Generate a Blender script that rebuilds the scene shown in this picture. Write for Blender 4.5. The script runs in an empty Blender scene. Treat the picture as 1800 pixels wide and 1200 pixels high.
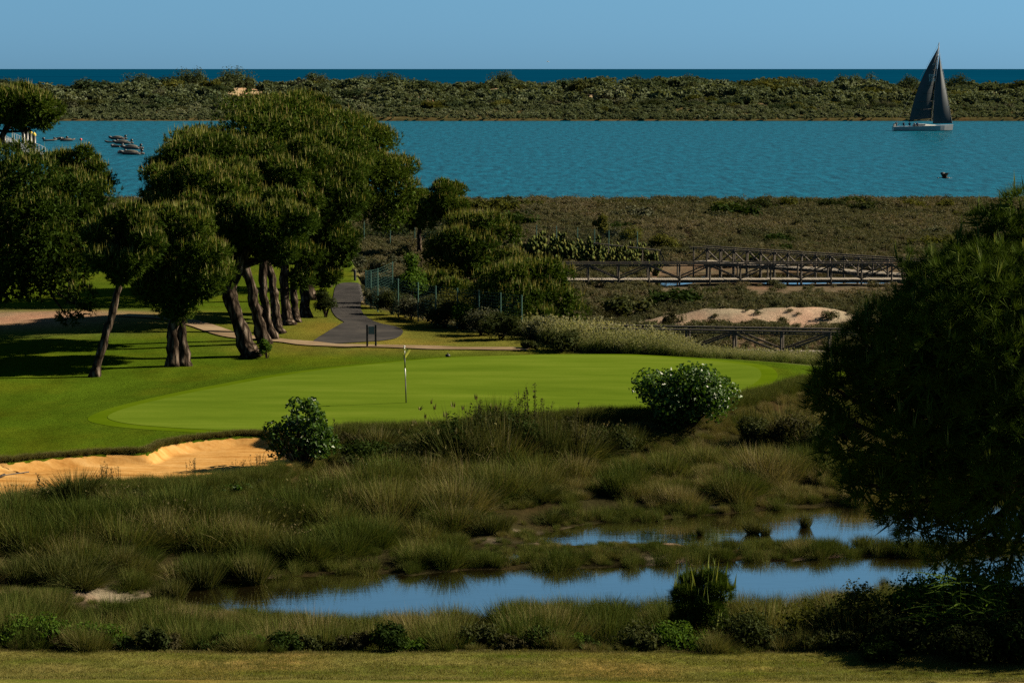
import bpy, math
import numpy as np
from mathutils import Vector, Matrix

# ------------------------------------------------------------------ camera, sky, sun, exposure
sc = bpy.context.scene
FOC = 4500.0                       # focal length in pixels of an 1800 px wide frame
CAMZ = 14.0
TH = math.atan(479.0 / FOC)        # pitch: the horizon lies 479 px above the frame centre
cam_d = bpy.data.cameras.new('camera')
cam_d.sensor_width = 36.0
cam_d.lens = 36.0 * FOC / 1800.0
cam_d.clip_start = 0.5
cam_d.clip_end = 120000.0
cam = bpy.data.objects.new('camera', cam_d)
sc.collection.objects.link(cam)
cam.location = (0, 0, CAMZ)
cam.rotation_euler = (math.pi / 2 - TH, 0, 0)
sc.camera = cam

SUN_EL = math.radians(31)
to_sun = Vector((0.97 * math.cos(SUN_EL), 0.22 * math.cos(SUN_EL), math.sin(SUN_EL))).normalized()
wd = bpy.data.worlds.new('World')
sc.world = wd
wd.use_nodes = True
nt = wd.node_tree
nt.nodes.clear()
w_out = nt.nodes.new('ShaderNodeOutputWorld')
w_bg = nt.nodes.new('ShaderNodeBackground')
w_sky = nt.nodes.new('ShaderNodeTexSky')
w_sky.sky_type = 'NISHITA'
w_sky.sun_disc = False
w_sky.sun_elevation = SUN_EL
w_sky.sun_rotation = math.atan2(to_sun.x, to_sun.y)
w_sky.altitude = 0
w_sky.air_density = 1.0
w_sky.dust_density = 0.3
w_sky.ozone_density = 4.0
w_bw = nt.nodes.new('ShaderNodeRGBToBW')
w_tint = nt.nodes.new('ShaderNodeMix')
w_tint.data_type = 'RGBA'
w_tint.blend_type = 'MULTIPLY'
w_tint.inputs[0].default_value = 1.0
w_tint.inputs[7].default_value = (0.150, 0.405, 0.645, 1)      # one even blue cast over the whole sky
w_mix = nt.nodes.new('ShaderNodeMix')
w_mix.data_type = 'RGBA'
w_mix.inputs[0].default_value = 0.85
nt.links.new(w_sky.outputs[0], w_bw.inputs[0])
nt.links.new(w_bw.outputs[0], w_tint.inputs[6])
w_raw = nt.nodes.new('ShaderNodeMix')
w_raw.data_type = 'RGBA'
w_raw.blend_type = 'MULTIPLY'
w_raw.inputs[0].default_value = 1.0
w_raw.inputs[7].default_value = (0.36, 0.36, 0.36, 1)
nt.links.new(w_sky.outputs[0], w_raw.inputs[6])
nt.links.new(w_raw.outputs[2], w_mix.inputs[6])
nt.links.new(w_tint.outputs[2], w_mix.inputs[7])
nt.links.new(w_mix.outputs[2], w_bg.inputs[0])
nt.links.new(w_bg.outputs[0], w_out.inputs[0])
w_bg.inputs[1].default_value = 0.05

sun_d = bpy.data.lights.new('sun', 'SUN')
sun_d.energy = 5.0
sun_d.angle = math.radians(0.53)
sun_d.color = (1.0, 0.86, 0.64)
sun = bpy.data.objects.new('sun', sun_d)
sc.collection.objects.link(sun)
sun.rotation_euler = to_sun.to_track_quat('Z', 'Y').to_euler()
sun.location = (60, 20, 60)

vs = sc.view_settings
vs.view_transform = 'Standard'
vs.look = 'None'
vs.exposure = 1.88
vs.gamma = 1.0
vs.use_curve_mapping = False
sc.render.engine = 'CYCLES'
cy = sc.cycles
cy.use_denoising = False
cy.max_bounces = 5
cy.diffuse_bounces = 1
cy.glossy_bounces = 2
cy.transmission_bounces = 2
cy.transparent_max_bounces = 4
cy.caustics_reflective = False
cy.caustics_refractive = False
cy.sample_clamp_indirect = 4.0

# ------------------------------------------------------------------ helpers
rng = np.random.default_rng(11)
COL = sc.collection
sth, cth = math.sin(TH), math.cos(TH)


def ray(px, py):
    u = (np.asarray(px, float) - 900) / FOC
    v = (600 - np.asarray(py, float)) / FOC
    return u, cth + v * sth, -sth + v * cth


def G(px, py, z=0.0):
    """ground point seen at a pixel, on the level z"""
    a, b, c = ray(px, py)
    t = (z - CAMZ) / c
    return np.array([a * t, b * t, z + 0 * t]).T


def W(px, py, Y):
    """point seen at a pixel, at the distance Y"""
    a, b, c = ray(px, py)
    t = Y / b
    return np.array([a * t, b * t, CAMZ + c * t]).T


def sstep(a, b, x):
    t = np.clip((x - a) / (b - a), 0, 1)
    return t * t * (3 - 2 * t)


def nrm(v):
    return v / np.maximum(np.linalg.norm(v, axis=-1, keepdims=True), 1e-9)


def sdpoly(P, x, y):
    """signed distance to a polygon (negative inside)"""
    x = np.asarray(x, float); y = np.asarray(y, float)
    d = np.full(x.shape, 1e9)
    ins = np.zeros(x.shape, bool)
    n = len(P)
    for i in range(n):
        ax, ay = P[i][:2]; bx, by = P[(i + 1) % n][:2]
        ex, ey = bx - ax, by - ay
        t = np.clip(((x - ax) * ex + (y - ay) * ey) / (ex * ex + ey * ey + 1e-12), 0, 1)
        d = np.minimum(d, np.hypot(x - ax - t * ex, y - ay - t * ey))
        c = ((ay > y) != (by > y)) & (x < (bx - ax) * (y - ay) / (by - ay + 1e-12) + ax)
        ins ^= c
    return np.where(ins, -d, d)


def vnoise(x, y, seed=0):
    """smooth value noise"""
    x = np.asarray(x, float); y = np.asarray(y, float)
    xi, yi = np.floor(x).astype(np.int64), np.floor(y).astype(np.int64)
    fx, fy = x - xi, y - yi
    fx = fx * fx * (3 - 2 * fx); fy = fy * fy * (3 - 2 * fy)

    def hsh(a, b):
        h = (a * 374761393 + b * 668265263 + seed * 974634777) & 0xffffffff
        h = ((h ^ (h >> 13)) * 1274126177) & 0xffffffff
        return ((h ^ (h >> 16)) & 0xffff) / 65535.0
    return (hsh(xi, yi) * (1 - fx) + hsh(xi + 1, yi) * fx) * (1 - fy) + (hsh(xi, yi + 1) * (1 - fx) + hsh(xi + 1, yi + 1) * fx) * fy


def fbm(x, y, seed=0, o=4):
    s = 0; a = .5
    for i in range(o):
        s = s + a * vnoise(x * 2 ** i, y * 2 ** i, seed + i)
        a *= .5
    return s


class MB:
    """collects triangles"""
    def __init__(s):
        s.V = []; s.T = []; s.M = []; s.A = []; s.n = 0

    def add(s, V, T, m=0, a=0.5):
        V = np.asarray(V, float).reshape(-1, 3); T = np.asarray(T, int).reshape(-1, 3)
        if not len(T):
            return
        s.V.append(V); s.T.append(T + s.n); s.M.append(np.full(len(T), m, int))
        s.A.append(np.broadcast_to(np.asarray(a, float), (len(V),)).copy())
        s.n += len(V)

    def mesh(s, name, mats, smooth=False):
        me = bpy.data.meshes.new(name)
        V = np.concatenate(s.V); T = np.concatenate(s.T); M = np.concatenate(s.M); A = np.concatenate(s.A)
        me.vertices.add(len(V)); me.vertices.foreach_set('co', V.astype(np.float32).ravel())
        me.loops.add(T.size); me.loops.foreach_set('vertex_index', T.astype(np.int32).ravel())
        me.polygons.add(len(T)); me.polygons.foreach_set('loop_start', np.arange(0, T.size, 3, dtype=np.int32))
        me.polygons.foreach_set('material_index', M.astype(np.int32))
        me.polygons.foreach_set('use_smooth', np.full(len(T), bool(smooth)))
        at = me.attributes.new('tint', 'FLOAT', 'POINT'); at.data.foreach_set('value', A.astype(np.float32))
        for m in (mats if isinstance(mats, (list, tuple)) else [mats]):
            me.materials.append(m)
        me.update(calc_edges=True)
        return me

    # ---- shapes
    def beam(s, a, b, w, h=None, m=0, t=0.5, up=(0, 0, 1)):
        a = np.array(a, float); b = np.array(b, float); h = h or w
        d = nrm(b - a); u = np.array(up, float)
        if abs(d @ u) > .95:
            u = np.array((0, 1., 0))
        sd = nrm(np.cross(d, u)); u = np.cross(sd, d)
        V = []
        for p in (a, b):
            for i, j in ((-1, -1), (1, -1), (1, 1), (-1, 1)):
                V.append(p + sd * i * w / 2 + u * j * h / 2)
        T = [(0, 1, 2), (0, 2, 3), (4, 6, 5), (4, 7, 6)]
        for i in range(4):
            j = (i + 1) % 4
            T += [(i, i + 4, j + 4), (i, j + 4, j)]
        s.add(V, np.array(T)[:, ::-1], m, t)

    def tube(s, P, R, k=10, m=0, t=0.5, cap=True, jit=0.0, r=None):
        P = np.array(P, float); n = len(P); R = np.broadcast_to(np.asarray(R, float), (n,))
        d = np.gradient(P, axis=0); d = nrm(d)
        u = np.array((1., 0, 0)) if abs(d[0][0]) < .8 else np.array((0, 1., 0))
        V = []
        for i in range(n):
            sd = nrm(np.cross(d[i], u)); u = np.cross(sd, d[i])
            an = np.linspace(0, 2 * math.pi, k, endpoint=False)
            rr = R[i] * (1 + (jit * (r.random(k) - .5) if r is not None else 0))
            V.append(P[i] + np.outer(np.cos(an) * rr, sd) + np.outer(np.sin(an) * rr, u))
        V = np.concatenate(V); T = []
        for i in range(n - 1):
            for j in range(k):
                a = i * k + j; b = i * k + (j + 1) % k
                T += [(a, b, b + k), (a, b + k, a + k)]
        if cap:
            V = np.vstack([V, P[0], P[-1]])
            for j in range(k):
                T.append((n * k, (j + 1) % k, j)); T.append((n * k + 1, (n - 1) * k + j, (n - 1) * k + (j + 1) % k))
        s.add(V, T, m, t)

    def spikes(s, C, D, per, L, w, spread, r, m=0, tint=None, base=0.0):
        """per thin needles at each centre C along D"""
        n = len(C)
        if n == 0:
            return
        Cr = np.repeat(C, per, 0); Dr = np.repeat(D, per, 0)
        d = nrm(Dr + spread * r.normal(size=Cr.shape))
        l = L * (0.65 + 0.6 * r.random((len(d), 1))) * (np.repeat(np.asarray(base, float).reshape(-1, 1), per, 0) if np.ndim(base) else 1)
        sd = nrm(np.cross(d, r.normal(size=d.shape))) * w / 2
        st = Cr + d * 0.02
        V = np.stack([st - sd, st + sd, st + d * l], 1).reshape(-1, 3)
        T = np.arange(len(V)).reshape(-1, 3)
        if tint is None:
            a = np.repeat(r.random(n), per)
        else:
            a = np.repeat(np.broadcast_to(tint, (n,)), per)
        a = np.clip(a + .18 * r.normal(size=len(a)), 0, 1)
        s.add(V, T, m, np.repeat(a, 3))

    def blades(s, B, D, L, w, droop, r, m=0, tint=None, seg=3):
        """curving grass blades rooted at B, starting along D"""
        n = len(B)
        D = nrm(D); L = np.broadcast_to(np.asarray(L, float), (n,))[:, None]
        droop = np.broadcast_to(np.asarray(droop, float), (n,))[:, None]
        sd = nrm(np.cross(D, r.normal(size=(n, 3)))) * w / 2
        hz = D * [1, 1, 0]
        rows = []
        for i in range(seg + 1):
            t = i / seg
            p = B + D * L * t + (hz * .8 + [0, 0, -.45]) * droop * L * t * t
            if i < seg:
                k = 1 - .55 * t
                rows += [p - sd * k, p + sd * k]
            else:
                rows.append(p)
        nv = len(rows)
        V = np.stack(rows, 1).reshape(-1, 3)
        T = []
        for i in range(seg - 1):
            a = 2 * i
            T += [(a, a + 1, a + 3), (a, a + 3, a + 2)]
        a = 2 * (seg - 1)
        T.append((a, a + 1, a + 2))
        T = (np.array(T)[None] + (np.arange(n) * nv)[:, None, None]).reshape(-1, 3)
        tt = r.random(n) if tint is None else np.broadcast_to(tint, (n,))
        s.add(V, T, m, np.repeat(tt, nv))

    def leaves(s, C, N, L, w, r, m=0, tint=None, fold=.25):
        """diamond leaves folded along the midrib, facing N"""
        n = len(C)
        if n == 0:
            return
        N = nrm(N); d = nrm(np.cross(N, r.normal(size=(n, 3)))); sd = np.cross(N, d)
        l = (np.broadcast_to(np.asarray(L, float), (n,)) * (.7 + .6 * r.random(n)))[:, None]
        ww = l * (w / 2)
        V = np.stack([C - d * l / 2, C + sd * ww + N * ww * fold, C + d * l / 2 - N * l * .1, C - sd * ww + N * ww * fold], 1).reshape(-1, 3)
        T = (np.array([(0, 1, 2), (0, 2, 3)])[None] + (np.arange(n) * 4)[:, None, None]).reshape(-1, 3)
        tt = r.random(n) if tint is None else np.broadcast_to(tint, (n,))
        s.add(V, T, m, np.repeat(np.clip(tt, 0, 1), 4))

    def ball(s, c, rad, m=0, t=.5, k=10, n=6):
        rad = np.broadcast_to(np.asarray(rad, float), (3,))
        V = []; T = []
        for i in range(n + 1):
            a = math.pi * i / n
            for j in range(k):
                b = 2 * math.pi * j / k
                V.append((c[0] + rad[0] * math.sin(a) * math.cos(b), c[1] + rad[1] * math.sin(a) * math.sin(b), c[2] + rad[2] * math.cos(a)))
        for i in range(n):
            for j in range(k):
                p = i * k + j; q = i * k + (j + 1) % k
                T += [(p, p + k, q + k), (p, q + k, q)]
        s.add(V, T, m, t)


def link(name, me, parent=None, loc=None):
    o = bpy.data.objects.new(name, me)
    COL.objects.link(o)
    if parent is not None:
        o.parent = parent
    if loc is not None:
        o.location = loc
    return o


def tag(o, label=None, cat=None, group=None, kind=None):
    if label: o['label'] = label
    if cat: o['category'] = cat
    if group: o['group'] = group
    if kind: o['kind'] = kind
    return o


def empty(name, loc, label, cat, group=None, rz=0.0):
    o = bpy.data.objects.new(name, None)
    COL.objects.link(o)
    o.location = loc; o.rotation_euler = (0, 0, rz)
    o.empty_display_size = .3
    return tag(o, label, cat, group)


def copy_tree(o, parent=None):
    c = o.copy(); COL.objects.link(c)
    c.parent = parent
    for ch in list(o.children):
        copy_tree(ch, c)
    return c


# ------------------------------------------------------------------ materials
def new_mat(name):
    m = bpy.data.materials.new(name); m.use_nodes = True
    t = m.node_tree
    b = t.nodes['Principled BSDF']
    return m, t, b


ALB = .46      # overall level of the base colours, matched to the exposure


def ramp(t, stops):
    r = t.nodes.new('ShaderNodeValToRGB')
    e = r.color_ramp.elements
    while len(e) < len(stops):
        e.new(.5)
    for i, (p, c) in enumerate(stops):
        e[i].position = p; e[i].color = (*(np.array(c) * ALB), 1)
    return r


def noise(t, scale, detail=3, rough=.6, vec=None, sc3=None):
    n = t.nodes.new('ShaderNodeTexNoise')
    n.inputs['Scale'].default_value = scale; n.inputs['Detail'].default_value = detail; n.inputs['Roughness'].default_value = rough
    if sc3 is not None:
        mp = t.nodes.new('ShaderNodeMapping'); mp.inputs['Scale'].default_value = sc3
        t.links.new(vec, mp.inputs[0]); vec = mp.outputs[0]
    if vec is not None:
        t.links.new(vec, n.inputs['Vector'])
    return n


def plain(name, col, rough=.6, spec=.3, metal=0.0, var=.25, vs=3.0, bump=0.0):
    m, t, b = new_mat(name)
    tc = t.nodes.new('ShaderNodeTexCoord')
    n = noise(t, vs, 5, .65, tc.outputs['Object'])
    c = np.array(col)
    r = ramp(t, [(.3, tuple(c * (1 - var))), (.7, tuple(np.minimum(c * (1 + var), 1)))])
    t.links.new(n.outputs[0], r.inputs[0]); t.links.new(r.outputs[0], b.inputs['Base Color'])
    b.inputs['Roughness'].default_value = rough; b.inputs['Specular IOR Level'].default_value = spec; b.inputs['Metallic'].default_value = metal
    if bump:
        bp = t.nodes.new('ShaderNodeBump'); bp.inputs['Strength'].default_value = bump; bp.inputs['Distance'].default_value = .02
        t.links.new(n.outputs[0], bp.inputs['Height']); t.links.new(bp.outputs[0], b.inputs['Normal'])
    return m


def leafmat(name, stops, trans=.3, rough=.55, spec=.25, src='object', gw=.5, tcol=None):
    """foliage: colour picked by the leaf's own tint and by the plant's"""
    m, t, b = new_mat(name)
    a = t.nodes.new('ShaderNodeAttribute'); a.attribute_name = 'tint'
    if src == 'object':
        o = t.nodes.new('ShaderNodeObjectInfo'); second = o.outputs['Random']
    else:
        o = t.nodes.new('ShaderNodeAttribute'); o.attribute_type = 'INSTANCER'; o.attribute_name = 'tint'; second = o.outputs['Fac']
    m1 = t.nodes.new('ShaderNodeMath'); m1.operation = 'MULTIPLY'; m1.inputs[1].default_value = gw
    m2 = t.nodes.new('ShaderNodeMath'); m2.operation = 'MULTIPLY_ADD'; m2.inputs[1].default_value = 1 - gw
    t.links.new(a.outputs['Fac'], m1.inputs[0]); t.links.new(second, m2.inputs[0]); t.links.new(m1.outputs[0], m2.inputs[2])
    r = ramp(t, stops)
    t.links.new(m2.outputs[0], r.inputs[0])
    t.links.new(r.outputs[0], b.inputs['Base Color'])
    b.inputs['Roughness'].default_value = max(rough, .6) if spec < .2 else rough; b.inputs['Specular IOR Level'].default_value = spec * .25
    if trans > 0:
        tr = t.nodes.new('ShaderNodeBsdfTranslucent')
        hs = t.nodes.new('ShaderNodeMix'); hs.data_type = 'RGBA'; hs.blend_type = 'MULTIPLY'; hs.inputs[0].default_value = 1
        hs.inputs[7].default_value = (*(tcol or (1.15, 1.1, .6)), 1)
        t.links.new(r.outputs[0], hs.inputs[6]); t.links.new(hs.outputs[2], tr.inputs[0])
        mx = t.nodes.new('ShaderNodeMixShader'); mx.inputs[0].default_value = trans
        t.links.new(b.outputs[0], mx.inputs[1]); t.links.new(tr.outputs[0], mx.inputs[2])
        t.links.new(mx.outputs[0], t.nodes['Material Output'].inputs[0])
    return m


M = {}
M['needle'] = leafmat('needle', [(0, (.022, .048, .006)), (.5, (.060, .105, .010)), (1, (.122, .172, .020))], .15, .7, .08, gw=.7)
M['candle'] = leafmat('candle', [(0, (.15, .18, .04)), (.6, (.26, .26, .07)), (1, (.32, .24, .10))], .3, .6, .2, gw=.8)
M['green_candle'] = leafmat('green_candle', [(0, (.10, .15, .03)), (1, (.22, .25, .06))], .3, .6, .2, gw=.9)
M['fig'] = leafmat('fig', [(0, (.028, .070, .009)), (.5, (.055, .120, .014)), (1, (.11, .19, .026))], .3, .42, .6, gw=.8)
M['bright_leaf'] = leafmat('bright_leaf', [(0, (.03, .07, .008)), (.5, (.06, .12, .014)), (1, (.12, .19, .03))], .35, .75, .06, gw=.8)
M['shrub'] = leafmat('shrub', [(0, (.022, .035, .010)), (.5, (.05, .065, .02)), (1, (.10, .10, .045))], .25, .75, .06, gw=.5)
M['deep_leaf'] = leafmat('deep_leaf', [(0, (.014, .030, .006)), (.6, (.030, .055, .010)), (1, (.07, .10, .02))], .2, .75, .06, gw=.8)
M['yellow_shrub'] = leafmat('yellow_shrub', [(0, (.05, .06, .012)), (.5, (.09, .10, .02)), (1, (.16, .15, .04))], .3, .75, .06, gw=.7)
M['grey_shrub'] = leafmat('grey_shrub', [(0, (.05, .06, .035)), (.5, (.09, .10, .06)), (1, (.15, .15, .10))], .25, .75, .06, gw=.6)
M['dune_leaf'] = leafmat('dune_leaf', [(0, (.058, .082, .046)), (.35, (.108, .138, .070)), (.7, (.175, .205, .118)), (1, (.27, .26, .17))], .25, .75, .06, 'instancer', .35)
M['dune_tree'] = leafmat('dune_tree_leaf', [(0, (.034, .056, .026)), (.5, (.064, .092, .042)), (1, (.115, .14, .065))], .2, .75, .06, 'object', .5)
M['marsh_leaf'] = leafmat('marsh_leaf', [(0, (.050, .062, .028)), (.35, (.105, .108, .056)), (.65, (.165, .140, .085)), (1, (.23, .175, .125))], .25, .75, .06, 'instancer', .4)
M['rush'] = leafmat('rush', [(0, (.026, .048, .009)), (.25, (.062, .092, .016)), (.5, (.130, .140, .036)), (.75, (.21, .18, .075)), (1, (.32, .25, .15))], .22, .75, .06, 'instancer', .5)
M['tussock'] = leafmat('tussock', [(0, (.018, .030, .007)), (.4, (.050, .066, .015)), (.75, (.14, .14, .045)), (1, (.28, .23, .13))], .22, .75, .06, 'object', .65)
M['pale_grass'] = leafmat('pale_grass', [(0, (.04, .075, .014)), (.5, (.12, .16, .04)), (1, (.42, .40, .24))], .35, .75, .06, 'instancer', .7)
M['dark_weed'] = leafmat('dark_weed', [(0, (.03, .035, .012)), (1, (.09, .08, .04))], .2, .75, .06, 'object', .7)
M['lawn_blade'] = leafmat('lawn_blade', [(0, (.06, .085, .014)), (.5, (.16, .16, .035)), (1, (.38, .29, .12))], .3, .6, .2, 'instancer', .5)
M['cactus'] = leafmat('cactus', [(0, (.030, .05, .012)), (.5, (.075, .095, .022)), (1, (.15, .145, .035))], 0, .7, .08, gw=.9)
M['wood'] = plain('weathered_wood', (.115, .098, .080), .8, .15, var=.4, vs=9, bump=.3)
M['plank'] = plain('deck_plank', (.36, .31, .25), .8, .15, var=.3, vs=7, bump=.3)
M['green_metal'] = plain('green_fence_metal', (.035, .12, .09), .5, .4, var=.15)
M['dark_post'] = plain('dark_post', (.012, .012, .012), .6, .3)
M['sign_board'] = plain('sign_board', (.16, .22, .25), .35, .5, var=.1)
M['white'] = plain('white_paint', (.75, .75, .72), .4, .4, var=.05)
M['black'] = plain('black_paint', (.015, .015, .016), .45, .4, var=.1)
M['yellow'] = plain('yellow_paint', (.75, .55, .05), .45, .4, var=.08)
M['red'] = plain('red_plastic', (.6, .02, .02), .4, .4, var=.08)
M['flag'] = leafmat('flag_cloth', [(0, (.55, .6, .12)), (1, (.65, .68, .2))], .4, .7, .1, gw=.5)
M['sail'] = plain('dark_sail', (.030, .042, .052), .45, .4, var=.18, vs=.35)
M['hull'] = plain('hull_paint', (.52, .54, .55), .25, .5, var=.06)
M['rubber'] = plain('dinghy_rubber', (.035, .037, .042), .6, .3, var=.3)
M['tan_canvas'] = plain('tan_canvas', (.11, .10, .085), .7, .2, var=.3)
M['grey_metal'] = plain('grey_metal', (.35, .36, .36), .45, .5, .3, var=.1)
M['alu'] = plain('silver_shaft', (.5, .5, .48), .4, .5, .2, var=.1)


def bark_mat():
    m, t, b = new_mat('pine_bark')
    tc = t.nodes.new('ShaderNodeTexCoord')
    mp = t.nodes.new('ShaderNodeMapping'); mp.inputs['Scale'].default_value = (7, 7, 1.6)
    t.links.new(tc.outputs['Object'], mp.inputs[0])
    v = t.nodes.new('ShaderNodeTexVoronoi'); v.inputs['Scale'].default_value = 1.0; v.feature = 'DISTANCE_TO_EDGE'
    n = noise(t, 3, 5, .7, mp.outputs[0])
    ad = t.nodes.new('ShaderNodeMix'); ad.data_type = 'VECTOR'; ad.inputs[0].default_value = .35
    t.links.new(mp.outputs[0], ad.inputs[4]); t.links.new(n.outputs[1], ad.inputs[5]); t.links.new(ad.outputs[1], v.inputs['Vector'])
    mx = t.nodes.new('ShaderNodeMath'); mx.operation = 'MULTIPLY'
    t.links.new(v.outputs['Distance'], mx.inputs[0]); t.links.new(n.outputs[0], mx.inputs[1])
    r = ramp(t, [(.0, (.012, .009, .007)), (.10, (.085, .064, .048)), (.30, (.36, .29, .23))])
    t.links.new(mx.outputs[0], r.inputs[0]); t.links.new(r.outputs[0], b.inputs['Base Color'])
    b.inputs['Roughness'].default_value = 1; b.inputs['Specular IOR Level'].default_value = 0
    bp = t.nodes.new('ShaderNodeBump'); bp.inputs['Strength'].default_value = 1; bp.inputs['Distance'].default_value = .12
    t.links.new(mx.outputs[0], bp.inputs['Height']); t.links.new(bp.outputs[0], b.inputs['Normal'])
    return m


M['bark'] = bark_mat()


def ground_mat():
    m, t, b = new_mat('ground')
    at = t.nodes.new('ShaderNodeAttribute'); at.attribute_name = 'col'
    tc = t.nodes.new('ShaderNodeTexCoord')
    n1 = noise(t, .5, 6, .65, tc.outputs['Object'], (1, .45, 1))
    n2 = noise(t, 6, 5, .7, tc.outputs['Object'])
    mr = t.nodes.new('ShaderNodeMapRange'); mr.inputs[1].default_value = .3; mr.inputs[2].default_value = .7; mr.inputs[3].default_value = .72; mr.inputs[4].default_value = 1.25
    mr2 = t.nodes.new('ShaderNodeMapRange'); mr2.inputs[1].default_value = .3; mr2.inputs[2].default_value = .7; mr2.inputs[3].default_value = .75; mr2.inputs[4].default_value = 1.25
    t.links.new(n1.outputs[0], mr.inputs[0]); t.links.new(n2.outputs[0], mr2.inputs[0])
    mm = t.nodes.new('ShaderNodeMath'); mm.operation = 'MULTIPLY'
    t.links.new(mr.outputs[0], mm.inputs[0]); t.links.new(mr2.outputs[0], mm.inputs[1])
    vm = t.nodes.new('ShaderNodeVectorMath'); vm.operation = 'SCALE'
    t.links.new(at.outputs['Color'], vm.inputs[0]); t.links.new(mm.outputs[0], vm.inputs['Scale'])
    # patches of drier, yellower turf
    n3 = noise(t, .22, 4, .6, tc.outputs['Object'], (1, .7, 1))
    r3 = ramp(t, [(.45, (1, 1, 1)), (.68, (1.0, .92, .9))]); t.links.new(n3.outputs[0], r3.inputs[0])
    r3.color_ramp.elements[1].color = (1.45 * ALB, 1.08 * ALB, 1.1 * ALB, 1)
    m3 = t.nodes.new('ShaderNodeMix'); m3.data_type = 'RGBA'; m3.blend_type = 'MULTIPLY'; m3.inputs[0].default_value = 1
    t.links.new(vm.outputs[0], m3.inputs[6]); t.links.new(r3.outputs[0], m3.inputs[7])
    t.links.new(m3.outputs[2], b.inputs['Base Color'])
    b.inputs['Roughness'].default_value = 1; b.inputs['Specular IOR Level'].default_value = 0
    n4 = noise(t, 9, 6, .75, tc.outputs['Object'])
    bp = t.nodes.new('ShaderNodeBump'); bp.inputs['Strength'].default_value = .9; bp.inputs['Distance'].default_value = .05
    t.links.new(n4.outputs[0], bp.inputs['Height']); t.links.new(bp.outputs[0], b.inputs['Normal'])
    return m


def streak_mat(name, c0, c1, c2, sc3=(.12, 1.2, 1), bump=.3, fine=14):
    m, t, b = new_mat(name)
    tc = t.nodes.new('ShaderNodeTexCoord')
    n = noise(t, 1.0, 6, .62, tc.outputs['Object'], sc3)
    n2 = noise(t, fine, 4, .7, tc.outputs['Object'])
    r = ramp(t, [(.32, c0), (.5, c1), (.7, c2)])
    ad = t.nodes.new('ShaderNodeMath'); ad.operation = 'MULTIPLY_ADD'; ad.inputs[1].default_value = .35
    sb = t.nodes.new('ShaderNodeMath'); sb.operation = 'SUBTRACT'; sb.inputs[1].default_value = .5
    t.links.new(n2.outputs[0], sb.inputs[0]); t.links.new(sb.outputs[0], ad.inputs[0]); t.links.new(n.outputs[0], ad.inputs[2])
    t.links.new(ad.outputs[0], r.inputs[0]); t.links.new(r.outputs[0], b.inputs['Base Color'])
    b.inputs['Roughness'].default_value = 1; b.inputs['Specular IOR Level'].default_value = 0
    bp = t.nodes.new('ShaderNodeBump'); bp.inputs['Strength'].default_value = bump; bp.inputs['Distance'].default_value = .04
    t.links.new(ad.outputs[0], bp.inputs['Height']); t.links.new(bp.outputs[0], b.inputs['Normal'])
    return m


M['ground'] = ground_mat()
M['green'] = streak_mat('green_turf', (.082, .136, .010), (.104, .162, .013), (.136, .192, .020), (.15, .75, 1), .3)
M['collar'] = streak_mat('collar_turf', (.066, .116, .003), (.082, .134, .004), (.10, .155, .008), (.3, .8, 1), .3)
M['bunker'] = streak_mat('bunker_sand', (.40, .19, .048), (.54, .295, .092), (.63, .39, .155), (.5, 2.6, 1), .6, 6)
M['asphalt'] = streak_mat('asphalt', (.040, .039, .040), (.055, .053, .054), (.08, .074, .07), (.5, .5, 1), .3, 12)
M['path_sand'] = streak_mat('path_sand', (.17, .12, .07), (.26, .19, .12), (.34, .26, .17), (.4, .9, 1), .4, 6)


def water_mat(name, col, rough, ior, bumps, var=None, spec=.5):
    """bumps: list of (scale, (sx,sy,sz), strength distance)"""
    m, t, b = new_mat(name)
    tc = t.nodes.new('ShaderNodeTexCoord')
    b.inputs['Base Color'].default_value = (*col, 1)
    b.inputs['Roughness'].default_value = rough; b.inputs['IOR'].default_value = ior; b.inputs['Specular IOR Level'].default_value = spec
    last = None
    for scl, s3, dist in bumps:
        n = noise(t, scl, 4, .6, tc.outputs['Object'], s3)
        bp = t.nodes.new('ShaderNodeBump'); bp.inputs['Strength'].default_value = 1; bp.inputs['Distance'].default_value = dist
        t.links.new(n.outputs[0], bp.inputs['Height'])
        if last is not None:
            t.links.new(last.outputs[0], bp.inputs['Normal'])
        last = bp
    if last is not None:
        t.links.new(last.outputs[0], b.inputs['Normal'])
    if var:
        n = noise(t, var[0], 8, .72, tc.outputs['Object'], var[1])
        r = ramp(t, [(.36, var[2]), (.64, var[3])]); t.links.new(n.outputs[0], r.inputs[0]); t.links.new(r.outputs[0], b.inputs['Base Color'])
    return m


M['estuary'] = water_mat('estuary_water', (.01, .12, .16), .35, 1.33,
                         [(.5, (1, .3, 1), .35), (1.6, (1, .4, 1), .10)], (.75, (1, .2, 1), (.001, .046, .072), (.004, .130, .215)), .05)
M['sea'] = water_mat('sea_water', (.002, .03, .085), .4, 1.33, [(.05, (.5, 1, 1), 1.5)], (.004, (.15, 1, 1), (.0003, .034, .085), (.001, .058, .125)), .0)
M['pond'] = water_mat('pond_water', (.012, .009, .003), .03, 22.0, [(1.3, (.6, 1.3, 1), .004), (6, (.5, 1.5, 1), .0010)], None, .5)

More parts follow.
